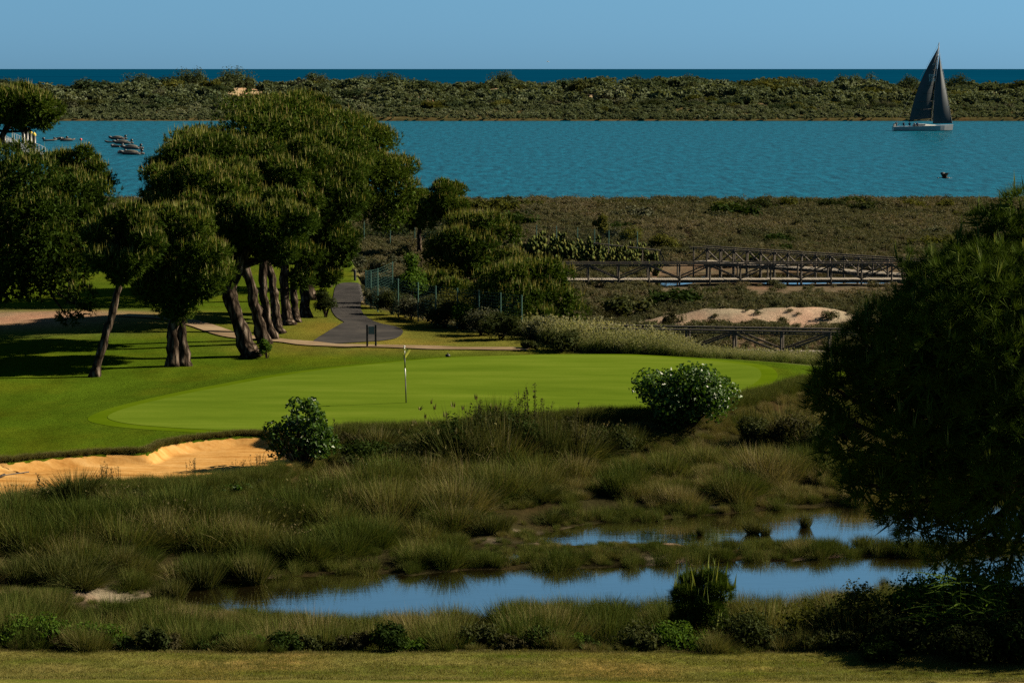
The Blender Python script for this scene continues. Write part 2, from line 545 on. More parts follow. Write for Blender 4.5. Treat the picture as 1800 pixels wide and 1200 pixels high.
# ------------------------------------------------------------------ terrain
POND1 = G(*np.array([(285, 1040), (370, 1018), (560, 1012), (640, 1004), (720, 1010), (830, 1000), (1000, 1000), (1150, 992), (1260, 985), (1400, 984), (1500, 976),
                     (1620, 978), (1850, 962), (1850, 1066), (1600, 1052), (1450, 1072), (1250, 1070), (1000, 1082), (750, 1100), (620, 1108), (520, 1092), (400, 1078), (270, 1074), (245, 1056)]).T)[:, :2]
POND2 = G(*np.array([(930, 944), (1000, 924), (1090, 915), (1150, 912), (1280, 902), (1400, 893), (1540, 886), (1850, 878), (1850, 948), (1640, 970), (1560, 962), (1440, 966),
                     (1350, 960), (1290, 968), (1230, 964), (1180, 954), (1060, 958), (960, 961)]).T)[:, :2]
POND3 = G(*np.array([(745, 962), (800, 960), (900, 972), (960, 985), (900, 992), (820, 985), (760, 982)]).T)[:, :2]
CREEK = np.array([(9, 163), (12, 166), (17, 164), (23, 165), (30, 168), (30, 176), (18, 177), (10, 175)])
GREEN = G(*np.array([(190, 727), (235, 712), (330, 692), (470, 670), (620, 652), (800, 638), (950, 633), (1100, 634), (1230, 641), (1318, 650), (1338, 661), (1325, 676), (1270, 695),
                     (1180, 713), (1050, 724), (900, 736), (760, 746), (600, 751), (420, 749), (280, 743), (210, 736)]).T, 1.45)[:, :2]
BUNK = G(*np.array([(-140, 826), (0, 820), (90, 812), (180, 806), (255, 804), (285, 792), (330, 785), (410, 779), (470, 778), (535, 788), (562, 808), (500, 838), (430, 850),
                    (330, 862), (200, 866), (100, 880), (0, 896), (-140, 905)]).T, 1.0)[:, :2]
_top = G(*np.array([(-900, 905), (-100, 905), (150, 872), (350, 862), (480, 842), (540, 800), (600, 772), (750, 762), (1000, 745), (1150, 747), (1320, 715), (1420, 688), (1900, 680)]).T, 1.1)


def y_top(x):
    return np.interp(x, _top[:, 0], _top[:, 1])


def y_fence(x):
    return np.interp(x, [-60, -16, -12, -10, -8.2, -3, .5, 3, 8, 13, 40], [192, 190, 182, 165, 139, 128, 122.5, 115.5, 112.5, 110, 107])


_dpx = np.array([-700, -300, 0, 60, 100, 150, 250, 330, 380, 420, 455, 500, 555, 620, 680, 780, 880, 1000, 1100, 1200, 1400, 1500, 1580, 1620, 1700, 1800, 2200, 2600])
_dpy = np.array([138, 140, 142, 149, 154, 148, 140, 135, 139, 136, 142, 141, 139, 139, 137, 144, 136, 143, 139, 137, 141, 137, 143, 145, 142, 146, 140, 140])
_dx = (_dpx - 900) / FOC * 850
_dz = CAMZ - (_dpy - 121) / FOC * 850 - 3.4


def height(x, y):
    x = np.asarray(x, float); y = np.asarray(y, float)
    und = (fbm(x / 9, y / 9, 3) - .47)
    # lawn and hill below the camera
    lawn = 1.2 + .35 * und
    hill = np.maximum(0, 53 - y) * .15
    # bank down to the pond
    yb = y_top(x)
    bank = sstep(-9.0 + 4.2 * sstep(-9, -6, x), -.5, y - yb)
    near = 1 - sstep(55.5, 58.5, y)
    low = .32 + .18 * und
    z = low + (lawn - low) * np.maximum(bank, near) + hill
    # putting green plateau, tilted a little towards the camera
    dg = sdpoly(GREEN, x, y)
    gz = 1.45 + np.clip((y - 97) * .022, -.12, .35) + .30 * (fbm(x / 8, y / 7, 27, 2) - .37)
    k = 1 - sstep(-.5, 5.0, dg)
    z = z * (1 - k) + gz * k * bank + z * k * (1 - bank)
    # low ridge in front of the pines
    z = z + .5 * np.exp(-((x + 20) / 9) ** 2 - ((y - 128) / 7) ** 2)
    # marsh beyond the fence
    s = sstep(0, 4.5, y - y_fence(x))
    mz = .45 + .5 * (fbm(x / 14, y / 18, 9) - .47)
    mz = mz + .75 * np.exp(-((y - 136.5 - .05 * (x - 12)) / 1.5) ** 2) * sstep(6.5, 9, x) * (1 - sstep(17, 20, x)) * (.35 + 1.1 * fbm(x / 2.2, y / 1.6, 21))
    z = z * (1 - s) + mz * s
    # ponds and creek
    for P, dep in ((POND1, .5), (POND2, .4), (POND3, .25)):
        m = (y > 50) & (y < 100)
        d = np.where(m, sdpoly(P, x, y), 99)
        d = d + .5 * (fbm(x / 1.1, y / 1.1, 5) - .47)
        z = np.where(d < 0, -dep * sstep(0, 1.2, -d), np.minimum(z, np.where(d < 3, .04 + z * sstep(0, 2.5, d), z)))
    d = sdpoly(CREEK, x, y)
    z = np.where(d < 0, -.4 * sstep(0, 1.5, -d), np.where(d < 3, z * sstep(-.2, 3, d), z))
    # bunker hollow below its own sheet of sand
    db = sdpoly(BUNK, x, y)
    z = z - .75 * sstep(0, .5, -db)
    # shore, channel, dune island
    z = z * (1 - sstep(258, 268, y)) - 2.5 * sstep(262, 272, y) * (1 - sstep(685, 695, y))
    ridge = np.interp(x, _dx * 1.0, _dz)
    isl = .5 + 1.8 * sstep(700, 770, y) + 1.6 * (fbm(x / 25, y / 25, 12) - .45)
    dune = sstep(765, 852, y)
    isl = isl * (1 - dune) + ridge * dune + 5.0 * (fbm(x / 17, y / 22, 17) - .47) * dune * (1 - dune) * 4
    isl = isl * (1 - sstep(880, 940, y)) - 3 * sstep(880, 940, y)
    z = np.where(y > 690, np.where(isl > .2, np.maximum(isl, .12), isl) * sstep(689, 693, y) - 2.5 * (1 - sstep(689, 693, y)), z)
    return z


def ground_colour(x, y, z):
    n = len(x)
    c = np.zeros((n, 3))
    lawn = np.array((.058, .100, .006)); dry = np.array((.15, .14, .030)); mud = np.array((.034, .030, .013)); marsh = np.array((.125, .105, .068))
    sand = np.array((.42, .32, .20)); dark = np.array((.036, .033, .014)); pale = np.array((.34, .285, .205))
    c[:] = lawn

    def mix(col, k):
        nonlocal c
        k = np.clip(k, 0, 1)[:, None]
        c = c * (1 - k) + np.asarray(col) * k
    # drier turf round the path and near the fence, and on the strip below the camera
    mix(dry, (sstep(112, 118, y) * (1 - sstep(124, 150, y)) * sstep(-17, -6, x) + .25 * sstep(118, 190, y)) * .75)
    mix(np.array((.27, .22, .075)), (y < 57) * (.30 + 1.3 * (fbm(x / 2.5, y / .35, 31) - .35)))
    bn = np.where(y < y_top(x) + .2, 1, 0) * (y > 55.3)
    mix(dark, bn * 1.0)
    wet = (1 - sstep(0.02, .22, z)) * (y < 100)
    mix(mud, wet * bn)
    mix(pale * .85, bn * (sstep(.60, .70, fbm(x / 2.2, y / 1.1, 41))) * (1 - sstep(.05, .2, z)) * .8)
    mix(pale * .9, bn * np.exp(-((x + 10.6) / 1.6) ** 2 - ((y - 66.5) / 1.0) ** 2))
    s = sstep(-1.5, 2, y - y_fence(x))
    mix(marsh, s)
    mix(pale, s * np.exp(-((y - 136.0 - .05 * (x - 12)) / 2.0) ** 2) * sstep(5.8, 7.5, x) * (1 - sstep(17, 19, x)) * 1.4)
    mix(pale * .9, s * np.exp(-((y - 151) / 1.2) ** 2) * sstep(7, 12, x) * .8 * sstep(.4, .55, fbm(x / 3, y / 3, 6)))
    # bare scar under the left hand pines
    mix(np.array((.28, .2, .13)), np.exp(-((x + 25) / 6.5) ** 2 - ((y - 128) / 4.5) ** 2) * 1.3)
    # darker ground under the far channel and the dune island
    mix(dark * 2.2, sstep(600, 640, y))
    mix(sand, sstep(700, 720, y) * (.15 + .75 * sstep(760, 790, y)))
    mix(dark * 2.2, sstep(680, 684, y) * (1 - sstep(765, 800, y)) * .85)
    return c


def build_ground():
    ys = np.concatenate([np.arange(1, 52, 1.5), np.arange(52, 60, .25), np.arange(60, 116, .3), np.arange(116, 160, .5), np.arange(160, 275, 1.0),
                         np.arange(275, 684, 40), np.arange(684, 700, 1.0), np.arange(700, 945, 2.5), [960, 1000]])
    nx = 261
    s = np.linspace(-1, 1, nx)
    X = s[None, :] * (ys[:, None] * .30 + 9); Y = np.repeat(ys[:, None], nx, 1)
    x, y = X.ravel(), Y.ravel()
    z = height(x, y)
    a = (np.arange(len(ys) - 1)[:, None] * nx + np.arange(nx - 1)[None]).ravel()
    T = np.concatenate([np.stack([a, a + 1, a + 1 + nx], 1), np.stack([a, a + 1 + nx, a + nx], 1)])
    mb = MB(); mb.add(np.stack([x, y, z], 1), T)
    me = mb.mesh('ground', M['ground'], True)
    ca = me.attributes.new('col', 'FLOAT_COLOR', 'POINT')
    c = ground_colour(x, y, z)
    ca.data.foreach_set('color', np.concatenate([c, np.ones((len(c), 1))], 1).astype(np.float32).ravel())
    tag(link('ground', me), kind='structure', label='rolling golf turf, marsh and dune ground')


build_ground()


def sheet(name, P, zfun, mat, rings=14, label=None, sub=6):
    """a closed outline filled with a fan of rings that follows the ground"""
    P = np.asarray(P); n = len(P)
    Q = []
    for i in range(n):
        p0, p1, p2, p3 = P[i - 1], P[i], P[(i + 1) % n], P[(i + 2) % n]
        for k in range(sub):
            t = k / sub
            Q.append(.5 * (2 * p1 + (p2 - p0) * t + (2 * p0 - 5 * p1 + 4 * p2 - p3) * t * t + (3 * p1 - p0 - 3 * p2 + p3) * t ** 3))
    Q = np.array(Q); m = len(Q); c = Q.mean(0)
    V = []
    for i in range(rings):
        V.append(c + (Q - c) * (1 - i / rings))
    V = np.vstack(V + [c[None]])
    T = []
    for i in range(rings - 1):
        for j in range(m):
            a = i * m + j; b = i * m + (j + 1) % m
            T += [(a, b, b + m), (a, b + m, a + m)]
    for j in range(m):
        T.append(((rings - 1) * m + j, (rings - 1) * m + (j + 1) % m, rings * m))
    z = zfun(V[:, 0], V[:, 1])
    mb = MB(); mb.add(np.column_stack([V, z]), T)
    me = mb.mesh(name, mat, True)
    return tag(link(name, me), label=label, kind='structure')


_gc = GREEN.mean(0)
sheet('green_collar', GREEN + (GREEN - _gc) / np.linalg.norm(GREEN - _gc, axis=1, keepdims=True) * .75, lambda x, y: height(x, y) + .008, M['collar'], 20, 'slightly longer turf collar round the putting green')
sheet('putting_green', GREEN, lambda x, y: height(x, y) + .018, M['green'], 20, 'smooth pale putting green')


def bunk_z(x, y):
    d = sdpoly(BUNK, x, y)
    edge = height(x, y) + .75 * sstep(0, .5, -d)
    bowl = .30 + .33 * np.clip((y - 80.5) / 4, -.6, 1.2)
    k = sstep(0.0, .45, -d)
    return edge * (1 - k) + (np.minimum(edge - .30, bowl + .45)) * k + .05 * (fbm(x / .7, y / .7, 8) - .5) * k - .05


sheet('sand_bunker', BUNK, bunk_z, M['bunker'], 26, 'orange sand of the bunker')
sheet('asphalt_path', G(*np.array([(592, 503), (612, 498), (636, 501), (638, 520), (634, 540), (640, 556), (660, 568), (700, 578), (708, 587), (692, 597), (650, 603), (580, 606), (545, 606), (575, 598),
      (622, 590), (632, 582), (612, 573), (590, 560), (583, 545), (586, 522)]).T, 1.2)[:, :2], lambda x, y: height(x, y) + .03, M['asphalt'], 10, 'dark asphalt cart path')


def ribbon(name, C, w, mat, label, lift=.02, sub=8):
    C = np.asarray(C); P = []
    n = len(C)
    for i in range(n - 1):
        p0, p1, p2, p3 = C[max(i - 1, 0)], C[i], C[i + 1], C[min(i + 2, n - 1)]
        for k in range(sub):
            t = k / sub
            P.append(.5 * (2 * p1 + (p2 - p0) * t + (2 * p0 - 5 * p1 + 4 * p2 - p3) * t * t + (3 * p1 - p0 - 3 * p2 + p3) * t ** 3))
    P = np.array(P + [C[-1]]); d = np.gradient(P, axis=0); d = d / np.linalg.norm(d, axis=1, keepdims=True)
    nn = np.stack([-d[:, 1], d[:, 0]], 1)
    ww = (w * (.8 + .5 * vnoise(np.arange(len(P)) / 4., P[:, 0] * 0, 3)))[:, None]
    k = 5
    V = np.stack([P + nn * ww * (i / (k - 1) - .5) for i in range(k)], 1).reshape(-1, 2)
    T = []
    for i in range(len(P) - 1):
        for j in range(k - 1):
            a = i * k + j
            T += [(a, a + 1, a + 1 + k), (a, a + 1 + k, a + k)]
    mb = MB(); mb.add(np.column_stack([V, height(V[:, 0], V[:, 1]) + lift]), np.array(T)[:, ::-1])
    return tag(link(name, mb.mesh(name, mat, True)), label=label, kind='structure')


ribbon('sand_path', G(*np.array([(215, 572), (320, 578), (410, 594), (500, 603), (580, 609), (650, 611), (760, 613), (880, 614), (930, 615)]).T, 1.2)[:, :2], 1.15, M['path_sand'],
       'pale worn sand path crossing the turf', .05)


def water(name, x0, x1, y0, y1, mat, label, z=0.0):
    mb = MB(); mb.add([(x0, y0, z), (x1, y0, z), (x1, y1, z), (x0, y1, z)], [(0, 1, 2), (0, 2, 3)])
    return tag(link(name, mb.mesh(name, mat)), label=label, kind='structure')


water('pond_water', -30, 40, 57, 96, M['pond'], 'still pond water')
water('creek_water', 5, 40, 155, 185, M['pond'], 'narrow tidal creek')
water('estuary_water', -700, 700, 255, 860, M['estuary'], 'teal estuary water')
water('sea', -40000, 40000, 900, 90000, M['sea'], 'deep blue open sea', -.3)


def hz(x, y):
    return float(height(np.array([x]), np.array([y]))[0])


# ------------------------------------------------------------------ plants: builders
def lobes_for(c, R, n, r):
    """centres and radii of the foliage clumps of an umbrella crown"""
    L = []
    k = 0
    while len(L) < n and k < 4000:
        k += 1
        d = r.normal(size=3); d /= np.linalg.norm(d)
        if d[2] < -.75:
            continue
        f = .62 + .28 * r.random() if r.random() < .82 else .2 + .4 * r.random()
        p = c + d * R * f
        rad = np.array(R).mean() * (.25 + .15 * r.random())
        if all(np.linalg.norm((p - q)) > .40 * (rad + s) for q, s in L):
            L.append((p, rad))
    return L


def pine_foliage(mb, L, r, tufts, needle=.17, width=.032, per=9, candle=.32, cand_p=.50, sp=.75, core=.3, cw=.042, flat=.66, cn=1, cmat=1):
    """needle tufts over clumps L, candles on the upper ones"""
    tufts = int(tufts * 1.5)
    P = np.array([p for p, _ in L]); S = np.array([s for _, s in L])
    area = S ** 2 / (S ** 2).sum()
    C = []; N = []; I = []
    for i in range(len(L)):
        m = int(tufts * area[i] * 1.7)
        d = nrm(r.normal(size=(m, 3)) + [0, 0, .5])
        rr = S[i] * (.70 + .36 * r.random(m) ** .7) * (1 + .16 * np.sin(d[:, 0] * 7 + i) * np.cos(d[:, 1] * 6 - i))
        p = P[i] + d * rr[:, None] * [1.12, 1.12, flat]
        dist = np.linalg.norm((p[:, None] - P[None]) / (S[None, :, None]), axis=2)
        dist[:, i] = 9
        ok = dist.min(1) > .80
        C.append(p[ok]); N.append(d[ok]); I.append(np.full(ok.sum(), i))
    C = np.concatenate(C); N = np.concatenate(N); I = np.concatenate(I)
    if len(C) > tufts:
        k = r.permutation(len(C))[:tufts]; C, N, I = C[k], N[k], I[k]
    D = nrm(N * .75 + [0, 0, .65])
    lt = r.random(len(L))
    mb.spikes(C, D, per, needle, width, sp * .62, r, 0, np.clip(.25 + .5 * lt[I] + .3 * (r.random(len(C)) - .5), 0, 1))
    up = (N[:, 2] > .15) & (r.random(len(C)) < cand_p * np.clip(N[:, 2] + .25, 0, 1))
    Cc = C[up] + N[up] * needle * .4
    if len(Cc):
        mb.spikes(Cc, np.tile([0, 0, 1.], (len(Cc), 1)) + .12 * r.normal(size=Cc.shape), cn, candle, cw, .10, r, cmat, None)
    if core:
        k = max(40, int(tufts * core))
        idx = r.choice(len(L), k, p=area)
        d = nrm(r.normal(size=(k, 3)))
        p = P[idx] + d * (S[idx] * .72 * r.random(k) ** .4)[:, None]
        mb.spikes(p, nrm(d + [0, 0, .3]), 6, needle * 1.8, width * 4.5, .8, r, 0, .25)  # coarse darker needles added inside the clumps to block light


def trunk_geo(mb, pts, r0, r1, r, m=0, k=14):
    pts = np.array(pts, float)
    n = 16
    t = np.linspace(0, 1, n); ti = np.linspace(0, 1, len(pts))
    P = np.stack([np.interp(t, ti, pts[:, j]) for j in range(3)], 1)
    for _ in range(2):
        P[1:-1] = (P[:-2] + 2 * P[1:-1] + P[2:]) / 4
    P[1:-1] += r.normal(size=(n - 2, 3)) * [r0 * .10, r0 * .10, 0]
    R = r0 + (r1 - r0) * t; R = R * (1 + .55 * np.exp(-t * 14)) * (1 + .07 * r.normal(size=n))
    mb.tube(P, R, k, m, .5, True, .22, r)
    return P


def make_pine(label, base, way, crown, seed, lobes=16, tufts=3600, r0=.3, extra=(), group='umbrella pines of the golf course', ry=.95, forks=8, name='umbrella_pine', fol=None, twin=None, cat='pine tree'):
    """base: world x,y; way: trunk points; crown: (centre, radii)"""
    r = np.random.default_rng(seed)
    bx, by = base
    bz = hz(bx, by) - .08
    o0 = np.array((bx, by, bz))
    root = empty(name, (bx, by, bz), label, cat, group)
    c = np.array(crown[0]) - o0; R = np.array(crown[1])
    L = lobes_for(c, R, int(lobes * 1.7), r)
    for p, s in extra:
        L.append((np.array(p) - o0, s))
    tb = MB()
    wy = [np.zeros(3)] + [np.array(w) - o0 for w in way]
    fork = wy[-1]
    P = trunk_geo(tb, wy, r0 * .86, r0 * .55, r)
    if twin is not None:
        wt = [np.array(twin)] + [np.array(twin) * .5 + (fork - 0) * .55, fork]
        trunk_geo(tb, wt, r0 * .9, r0 * .55, r)
    order = r.permutation(len(L))[:forks] if forks < len(L) else range(len(L))
    for i in list(order) + list(range(len(L) - len(extra), len(L))):
        p, s = L[i] if i < len(L) else L[-1]
        st = P[-1 - (int(r.integers(0, 4)) if name != 'near_pine' else 0)]
        mid = st * .45 + p * .55 + np.array((0, 0, -.12 * np.linalg.norm(p - st)))
        tb.tube([st, mid, p], [r0 * .30, r0 * .18, r0 * .07], 7, 0, .5, False)
    link('trunk', tb.mesh('trunk', M['bark'], True), root)
    fb = MB()
    pine_foliage(fb, L, r, tufts, **(fol or {}))
    link('crown', fb.mesh('crown', [M['needle'], M['candle'], M['green_candle']]), root)
    return root


def px_pine(label, bpx, Y, crown, seed, way=None, **kw):
    """crown = (px centre, py top, py bottom, half width px), all at distance Y"""
    s = Y / FOC
    pc, pt, pb, hw = crown
    c = W(pc, (pt + pb) / 2, Y)
    R = (hw * s, hw * s * kw.pop('ry', .95), (pb - pt) / 2 * s)
    if isinstance(bpx, tuple):
        b = G(bpx[0], bpx[1], 1.2)[:2]
        b = (b[0], b[1])
    else:
        b = (W(bpx, 500, Y)[0], Y)
    if way:
        wy = [W(a, q, b[1] + (Y - b[1]) * (i + 1) / len(way)) for i, (a, q) in enumerate(way)]
    else:
        zb = hz(*b)
        wy = [np.array((b[0] * .7 + c[0] * .3, b[1] * .7 + c[1] * .3, zb + (c[2] - zb) * .4)), c + [0, 0, -R[2] * .35]]
    ex = [(W(a, q, Y + dy), rad * s) for a, q, rad, dy in kw.pop('ex', [])]
    return make_pine(label, b, wy, (c, R), seed, extra=ex, **kw)


# ------------------------------------------------------------------ the pines
BIG = dict(needle=.20, width=.036, per=9, candle=.36, cw=.048)
px_pine('pine at the frame edge above the jetty, low arching flat crown', -95, 150, (18, 152, 236, 88), 1, ex=[(75, 215, 22, 0)], lobes=16, tufts=3000, fol=BIG)
px_pine('tallest crown on the extreme left with a drooping lower branch', -45, 113, (55, 252, 515, 135), 2, ex=[(60, 470, 50, -1), (95, 450, 45, -1), (135, 470, 36, 0), (140, 520, 28, -1), (120, 560, 20, -1), (150, 545, 18, -1), (20, 470, 45, 1), (15, 500, 42, -1), (60, 505, 36, -1), (100, 492, 32, -1)], lobes=24, tufts=5600, r0=.35)
px_pine('round dark pine crown behind the arching left pine, against the water', 125, 140, (130, 254, 400, 66), 3, lobes=14, tufts=2600, r0=.25)
px_pine('slim leaning pine with a bare dark trunk, foremost on the lawn', (165, 662), 107, (220, 366, 515, 68), 4, way=[(180, 605), (203, 530), (215, 470)], lobes=12, tufts=2400, r0=.22)
px_pine('round pine with a twin trunk standing on the shaded lawn', (303, 645), 110, (308, 355, 550, 92), 5, way=[(303, 590), (310, 540), (310, 480)], lobes=22, tufts=4800, r0=.30, twin=(.45, .35, 0), ex=[(300, 520, 45, 0), (330, 500, 45, 0), (310, 545, 32, 0)])
px_pine('pine with a thick bent trunk at the front of the row', (440, 628), 114, (462, 338, 478, 92), 6, way=[(424, 580), (403, 525), (412, 485), (440, 430)], lobes=18, tufts=4200, r0=.42)
px_pine('second pine of the row, crown spreading out over the lawn', (467, 606), 118, (345, 288, 425, 112), 7, way=[(448, 545), (440, 490), (400, 410)], lobes=20, tufts=4200, r0=.33)
px_pine('third pine of the row, slim trunk behind the bent one', (480, 600), 120, (485, 288, 420, 90), 8, way=[(466, 545), (462, 480), (470, 410)], lobes=16, tufts=3600, r0=.28)
px_pine('fourth pine of the row with a broad flat crown', (492, 590), 124, (375, 238, 370, 130), 9, way=[(482, 540), (478, 480), (430, 360)], lobes=22, tufts=4600, r0=.28)
px_pine('fifth pine of the row, upright reddish trunk', (508, 578), 127, (540, 240, 420, 100), 10, way=[(502, 540), (498, 480), (520, 380)], lobes=20, tufts=4400, r0=.32)
px_pine('sixth pine of the row with hanging right hand clumps', (520, 572), 129, (560, 310, 480, 66), 12, way=[(518, 540), (514, 490), (545, 420)], lobes=14, tufts=3000, r0=.26, ex=[(540, 450, 30, -2), (530, 490, 24, -2)])
px_pine('last pine of the row beside the asphalt path', (538, 562), 132, (578, 370, 520, 36), 13, way=[(535, 520), (533, 480), (560, 430)], lobes=9, tufts=1800, r0=.30, ex=[(565, 480, 30, 0)])
px_pine('highest broad pine crown in the middle of the grove', 545, 142, (485, 186, 380, 172), 14, lobes=26, tufts=6000, r0=.35, fol=BIG)
px_pine('wide pine at the water side of the grove', 572, 150, (618, 205, 425, 108), 15, lobes=24, tufts=5200, r0=.33, fol=BIG)
px_pine('pine whose crown just tops the grove from behind', 512, 168, (512, 160, 260, 82), 16, lobes=16, tufts=3000, r0=.3, fol=BIG)
px_pine('small lone pine by the back fairway, pale slim trunk', (737, 433), 184, (763, 308, 415, 60), 17, way=[(737, 410), (742, 370)], lobes=14, tufts=2600, r0=.22, fol=dict(needle=.2, width=.04, per=9, candle=.3))
px_pine('bushy young pine full of upright candles beside the lone pine', 832, 160, (832, 370, 530, 84), 18, lobes=20, tufts=3400, r0=.15, name='bushy_pine', group='bushy pines along the fence', fol=dict(needle=.18, width=.034, per=9, candle=.42, cand_p=.8, cw=.04))
px_pine('bushy dark pine inside the fence at the boardwalk end', 920, 128, (918, 455, 628, 98), 19, lobes=22, tufts=3800, r0=.15, name='bushy_pine', group='bushy pines along the fence', fol=dict(needle=.17, width=.032, per=9, candle=.34, cand_p=.8, cw=.034))
px_pine('low pine scrub between the two bushy pines', 780, 142, (780, 470, 560, 50), 20, lobes=10, tufts=1500, r0=.1, name='bushy_pine', group='bushy pines along the fence')

# the near pine, seen from its shaded side
FG = dict(needle=.12, width=.0055, per=48, candle=.17, cand_p=.16, sp=1.0, cw=.020, core=.9, cn=4, flat=.85, cmat=2)
px_pine('near dark pine filling the edge of the view, in its own shade', 1990, 25, (1850, 405, 985, 300), 30, lobes=24, tufts=3900, r0=.22, name='near_pine', group='near pines', fol=FG, forks=40,
        ex=[(1500, 690, 70, 0), (1462, 680, 38, 0), (1565, 600, 62, 0), (1515, 600, 35, 0), (1490, 790, 55, 0), (1540, 860, 55, 0), (1600, 880, 70, 0), (1655, 520, 62, 0), (1600, 545, 40, 0), (1715, 465, 48, 0), (1770, 420, 45, 0), (1560, 660, 85, .2),
            (1700, 940, 60, 0), (1620, 930, 45, 0), (1570, 910, 30, 0), (1780, 960, 50, 0), (1450, 720, 30, 0), (1478, 640, 30, 0), (1550, 555, 26, .1), (1630, 490, 28, 0), (1690, 440, 26, 0), (1740, 395, 26, 0), (1790, 365, 30, 0), (1795, 430, 60, 0), (1745, 475, 58, 0), (1800, 500, 70, 0), (1690, 520, 60, 0), (1470, 760, 30, 0), (1510, 850, 30, 0), (1660, 980, 35, 0), (1740, 985, 35, 0)])


# ------------------------------------------------------------------ shrubs and broadleaf bushes
def shrub_geo(r, R, n, leaf, lumps=9, w=.5, stems=7, up=.25, fill=.35, lr=.32):
    """leaf clumps over a rounded bush standing on its root; returns foliage and stem builders"""
    rx, ry, h = R
    fb, sb = MB(), MB()
    L = []
    for i in range(lumps):
        a = r.random() * 6.283; q = r.random() ** .5
        zz = (.30 + (.5 if lr > .24 else .68) * r.random() * (1 - .45 * q)) * h
        rad = min(rx, h) * (lr + .2 * r.random() * lr / .32)
        L.append((np.array((math.cos(a) * q * (rx - rad * .6), math.sin(a) * q * (ry - rad * .6), min(zz, h - rad * .75))), rad))
    L.append((np.array((0, 0, h * .45)), min(rx, h) * .5))
    P = np.array([p for p, _ in L]); S = np.array([q for _, q in L]); ar = S ** 2 / (S ** 2).sum()
    idx = r.choice(len(L), n, p=ar)
    d = nrm(r.normal(size=(n, 3)) + [0, 0, up])
    p = P[idx] + d * (S[idx] * (.72 + .38 * r.random(n)))[:, None]
    p[:, 2] = np.maximum(p[:, 2], .03)
    fb.leaves(p, d + .55 * r.normal(size=d.shape), leaf, w, r, 0, np.clip(.15 + .5 * p[:, 2] / h * 0 + .7 * r.random(n), 0, 1))
    k = int(n * fill)
    idx = r.choice(len(L), k, p=ar); d = nrm(r.normal(size=(k, 3)))
    p = P[idx] + d * (S[idx] * .7 * r.random(k) ** .5)[:, None]; p[:, 2] = np.maximum(p[:, 2], .03)
    fb.leaves(p, d, leaf * 1.6, .8, r, 0, .3)
    for i in range(min(stems, len(L))):
        q = L[i][0]
        sb.tube([(0, 0, -.1), q * [.4, .4, .55] + r.normal(size=3) * .04, q], [.045 * h / 2, .03 * h / 2, .012 * h / 2], 6, 0, .5, False)
    return fb, sb


_sh_cache = {}


def make_shrub(name, label, x, y, R, mat, n=700, leaf=.14, seed=1, cat='shrub', group=None, z=None, **kw):
    r = np.random.default_rng(seed)
    z = hz(x, y) - .03 if z is None else z
    fb, sb = shrub_geo(r, R, n, leaf, **kw)
    root = empty(name, (x, y, z), label, cat, group)
    link('foliage', fb.mesh('foliage', M[mat]), root)
    link('stem', sb.mesh('stem', M['bark'], True), root)
    return root


def px_shrub(name, label, px, pt, hw, Y, mat, pb=None, depth=None, **kw):
    """bush whose top shows at pt, half width hw px, at the distance Y"""
    x = float(W(px, 500, Y)[0]); g = hz(x, Y)
    h = max(.3, float(W(px, pt, Y)[2]) - g)
    return make_shrub(name, label, x, Y, (hw * Y / FOC, depth or hw * Y / FOC, h), mat, **kw)


FENCE = 'shrubs along the green fence'
px_shrub('fig_bush', 'glossy fig bush leaning over the sand bunker', 528, 694, 66, 84, 'fig', n=2300, leaf=.15, seed=101, w=.75, lumps=26, fill=.0, stems=22, lr=.19, cat='bush')
px_shrub('fig_bush', 'round glossy fig bush at the front of the putting green', 1212, 615, 98, 92, 'fig', n=5200, leaf=.15, seed=102, w=.75, lumps=30, fill=.15, stems=20, lr=.25, cat='bush')
px_shrub('green_tree', 'fresh green leafy tree inside the fence beside the path', 722, 418, 34, 140, 'bright_leaf', n=2200, leaf=.16, seed=103, w=.6, lumps=16, cat='tree')
px_shrub('shrub', 'leafy shrub under the last pine of the row at the path edge', 572, 488, 24, 131, 'shrub', n=1200, leaf=.12, seed=104)
px_shrub('shrub', 'small green shrub at the foot of the bent pine trunk', 468, 586, 17, 113, 'bright_leaf', n=420, leaf=.13, seed=105)
px_shrub('slender_conifer', 'slender upright conifer rising from the marsh edge', 1056, 362, 17, 200, 'yellow_shrub', n=700, leaf=.2, seed=106, lumps=12, cat='conifer')
px_shrub('yellow_shrub', 'yellow green broom shrub beside the slender conifer', 1108, 396, 30, 197, 'yellow_shrub', n=900, leaf=.2, seed=107)
px_shrub('yellow_shrub', 'yellow green broom shrub where the far boardwalk begins', 1168, 412, 30, 192, 'yellow_shrub', n=900, leaf=.2, seed=108)
px_shrub('grey_shrub', 'pale grey green shrub behind the yellow broom', 1085, 400, 22, 203, 'grey_shrub', n=700, leaf=.2, seed=109)
px_shrub('dark_bush', 'dark rounded bush behind the back edge of the green', 985, 572, 40, 116, 'shrub', n=1500, leaf=.12, seed=110, cat='bush')
px_shrub('dark_bush', 'low dark bush at the end of the sand path', 925, 598, 24, 117, 'shrub', n=700, leaf=.12, seed=111, cat='bush')
px_shrub('pale_shrub', 'pale flowering shrub at the last fence post', 950, 555, 40, 121, 'grey_shrub', n=1300, leaf=.11, seed=112)
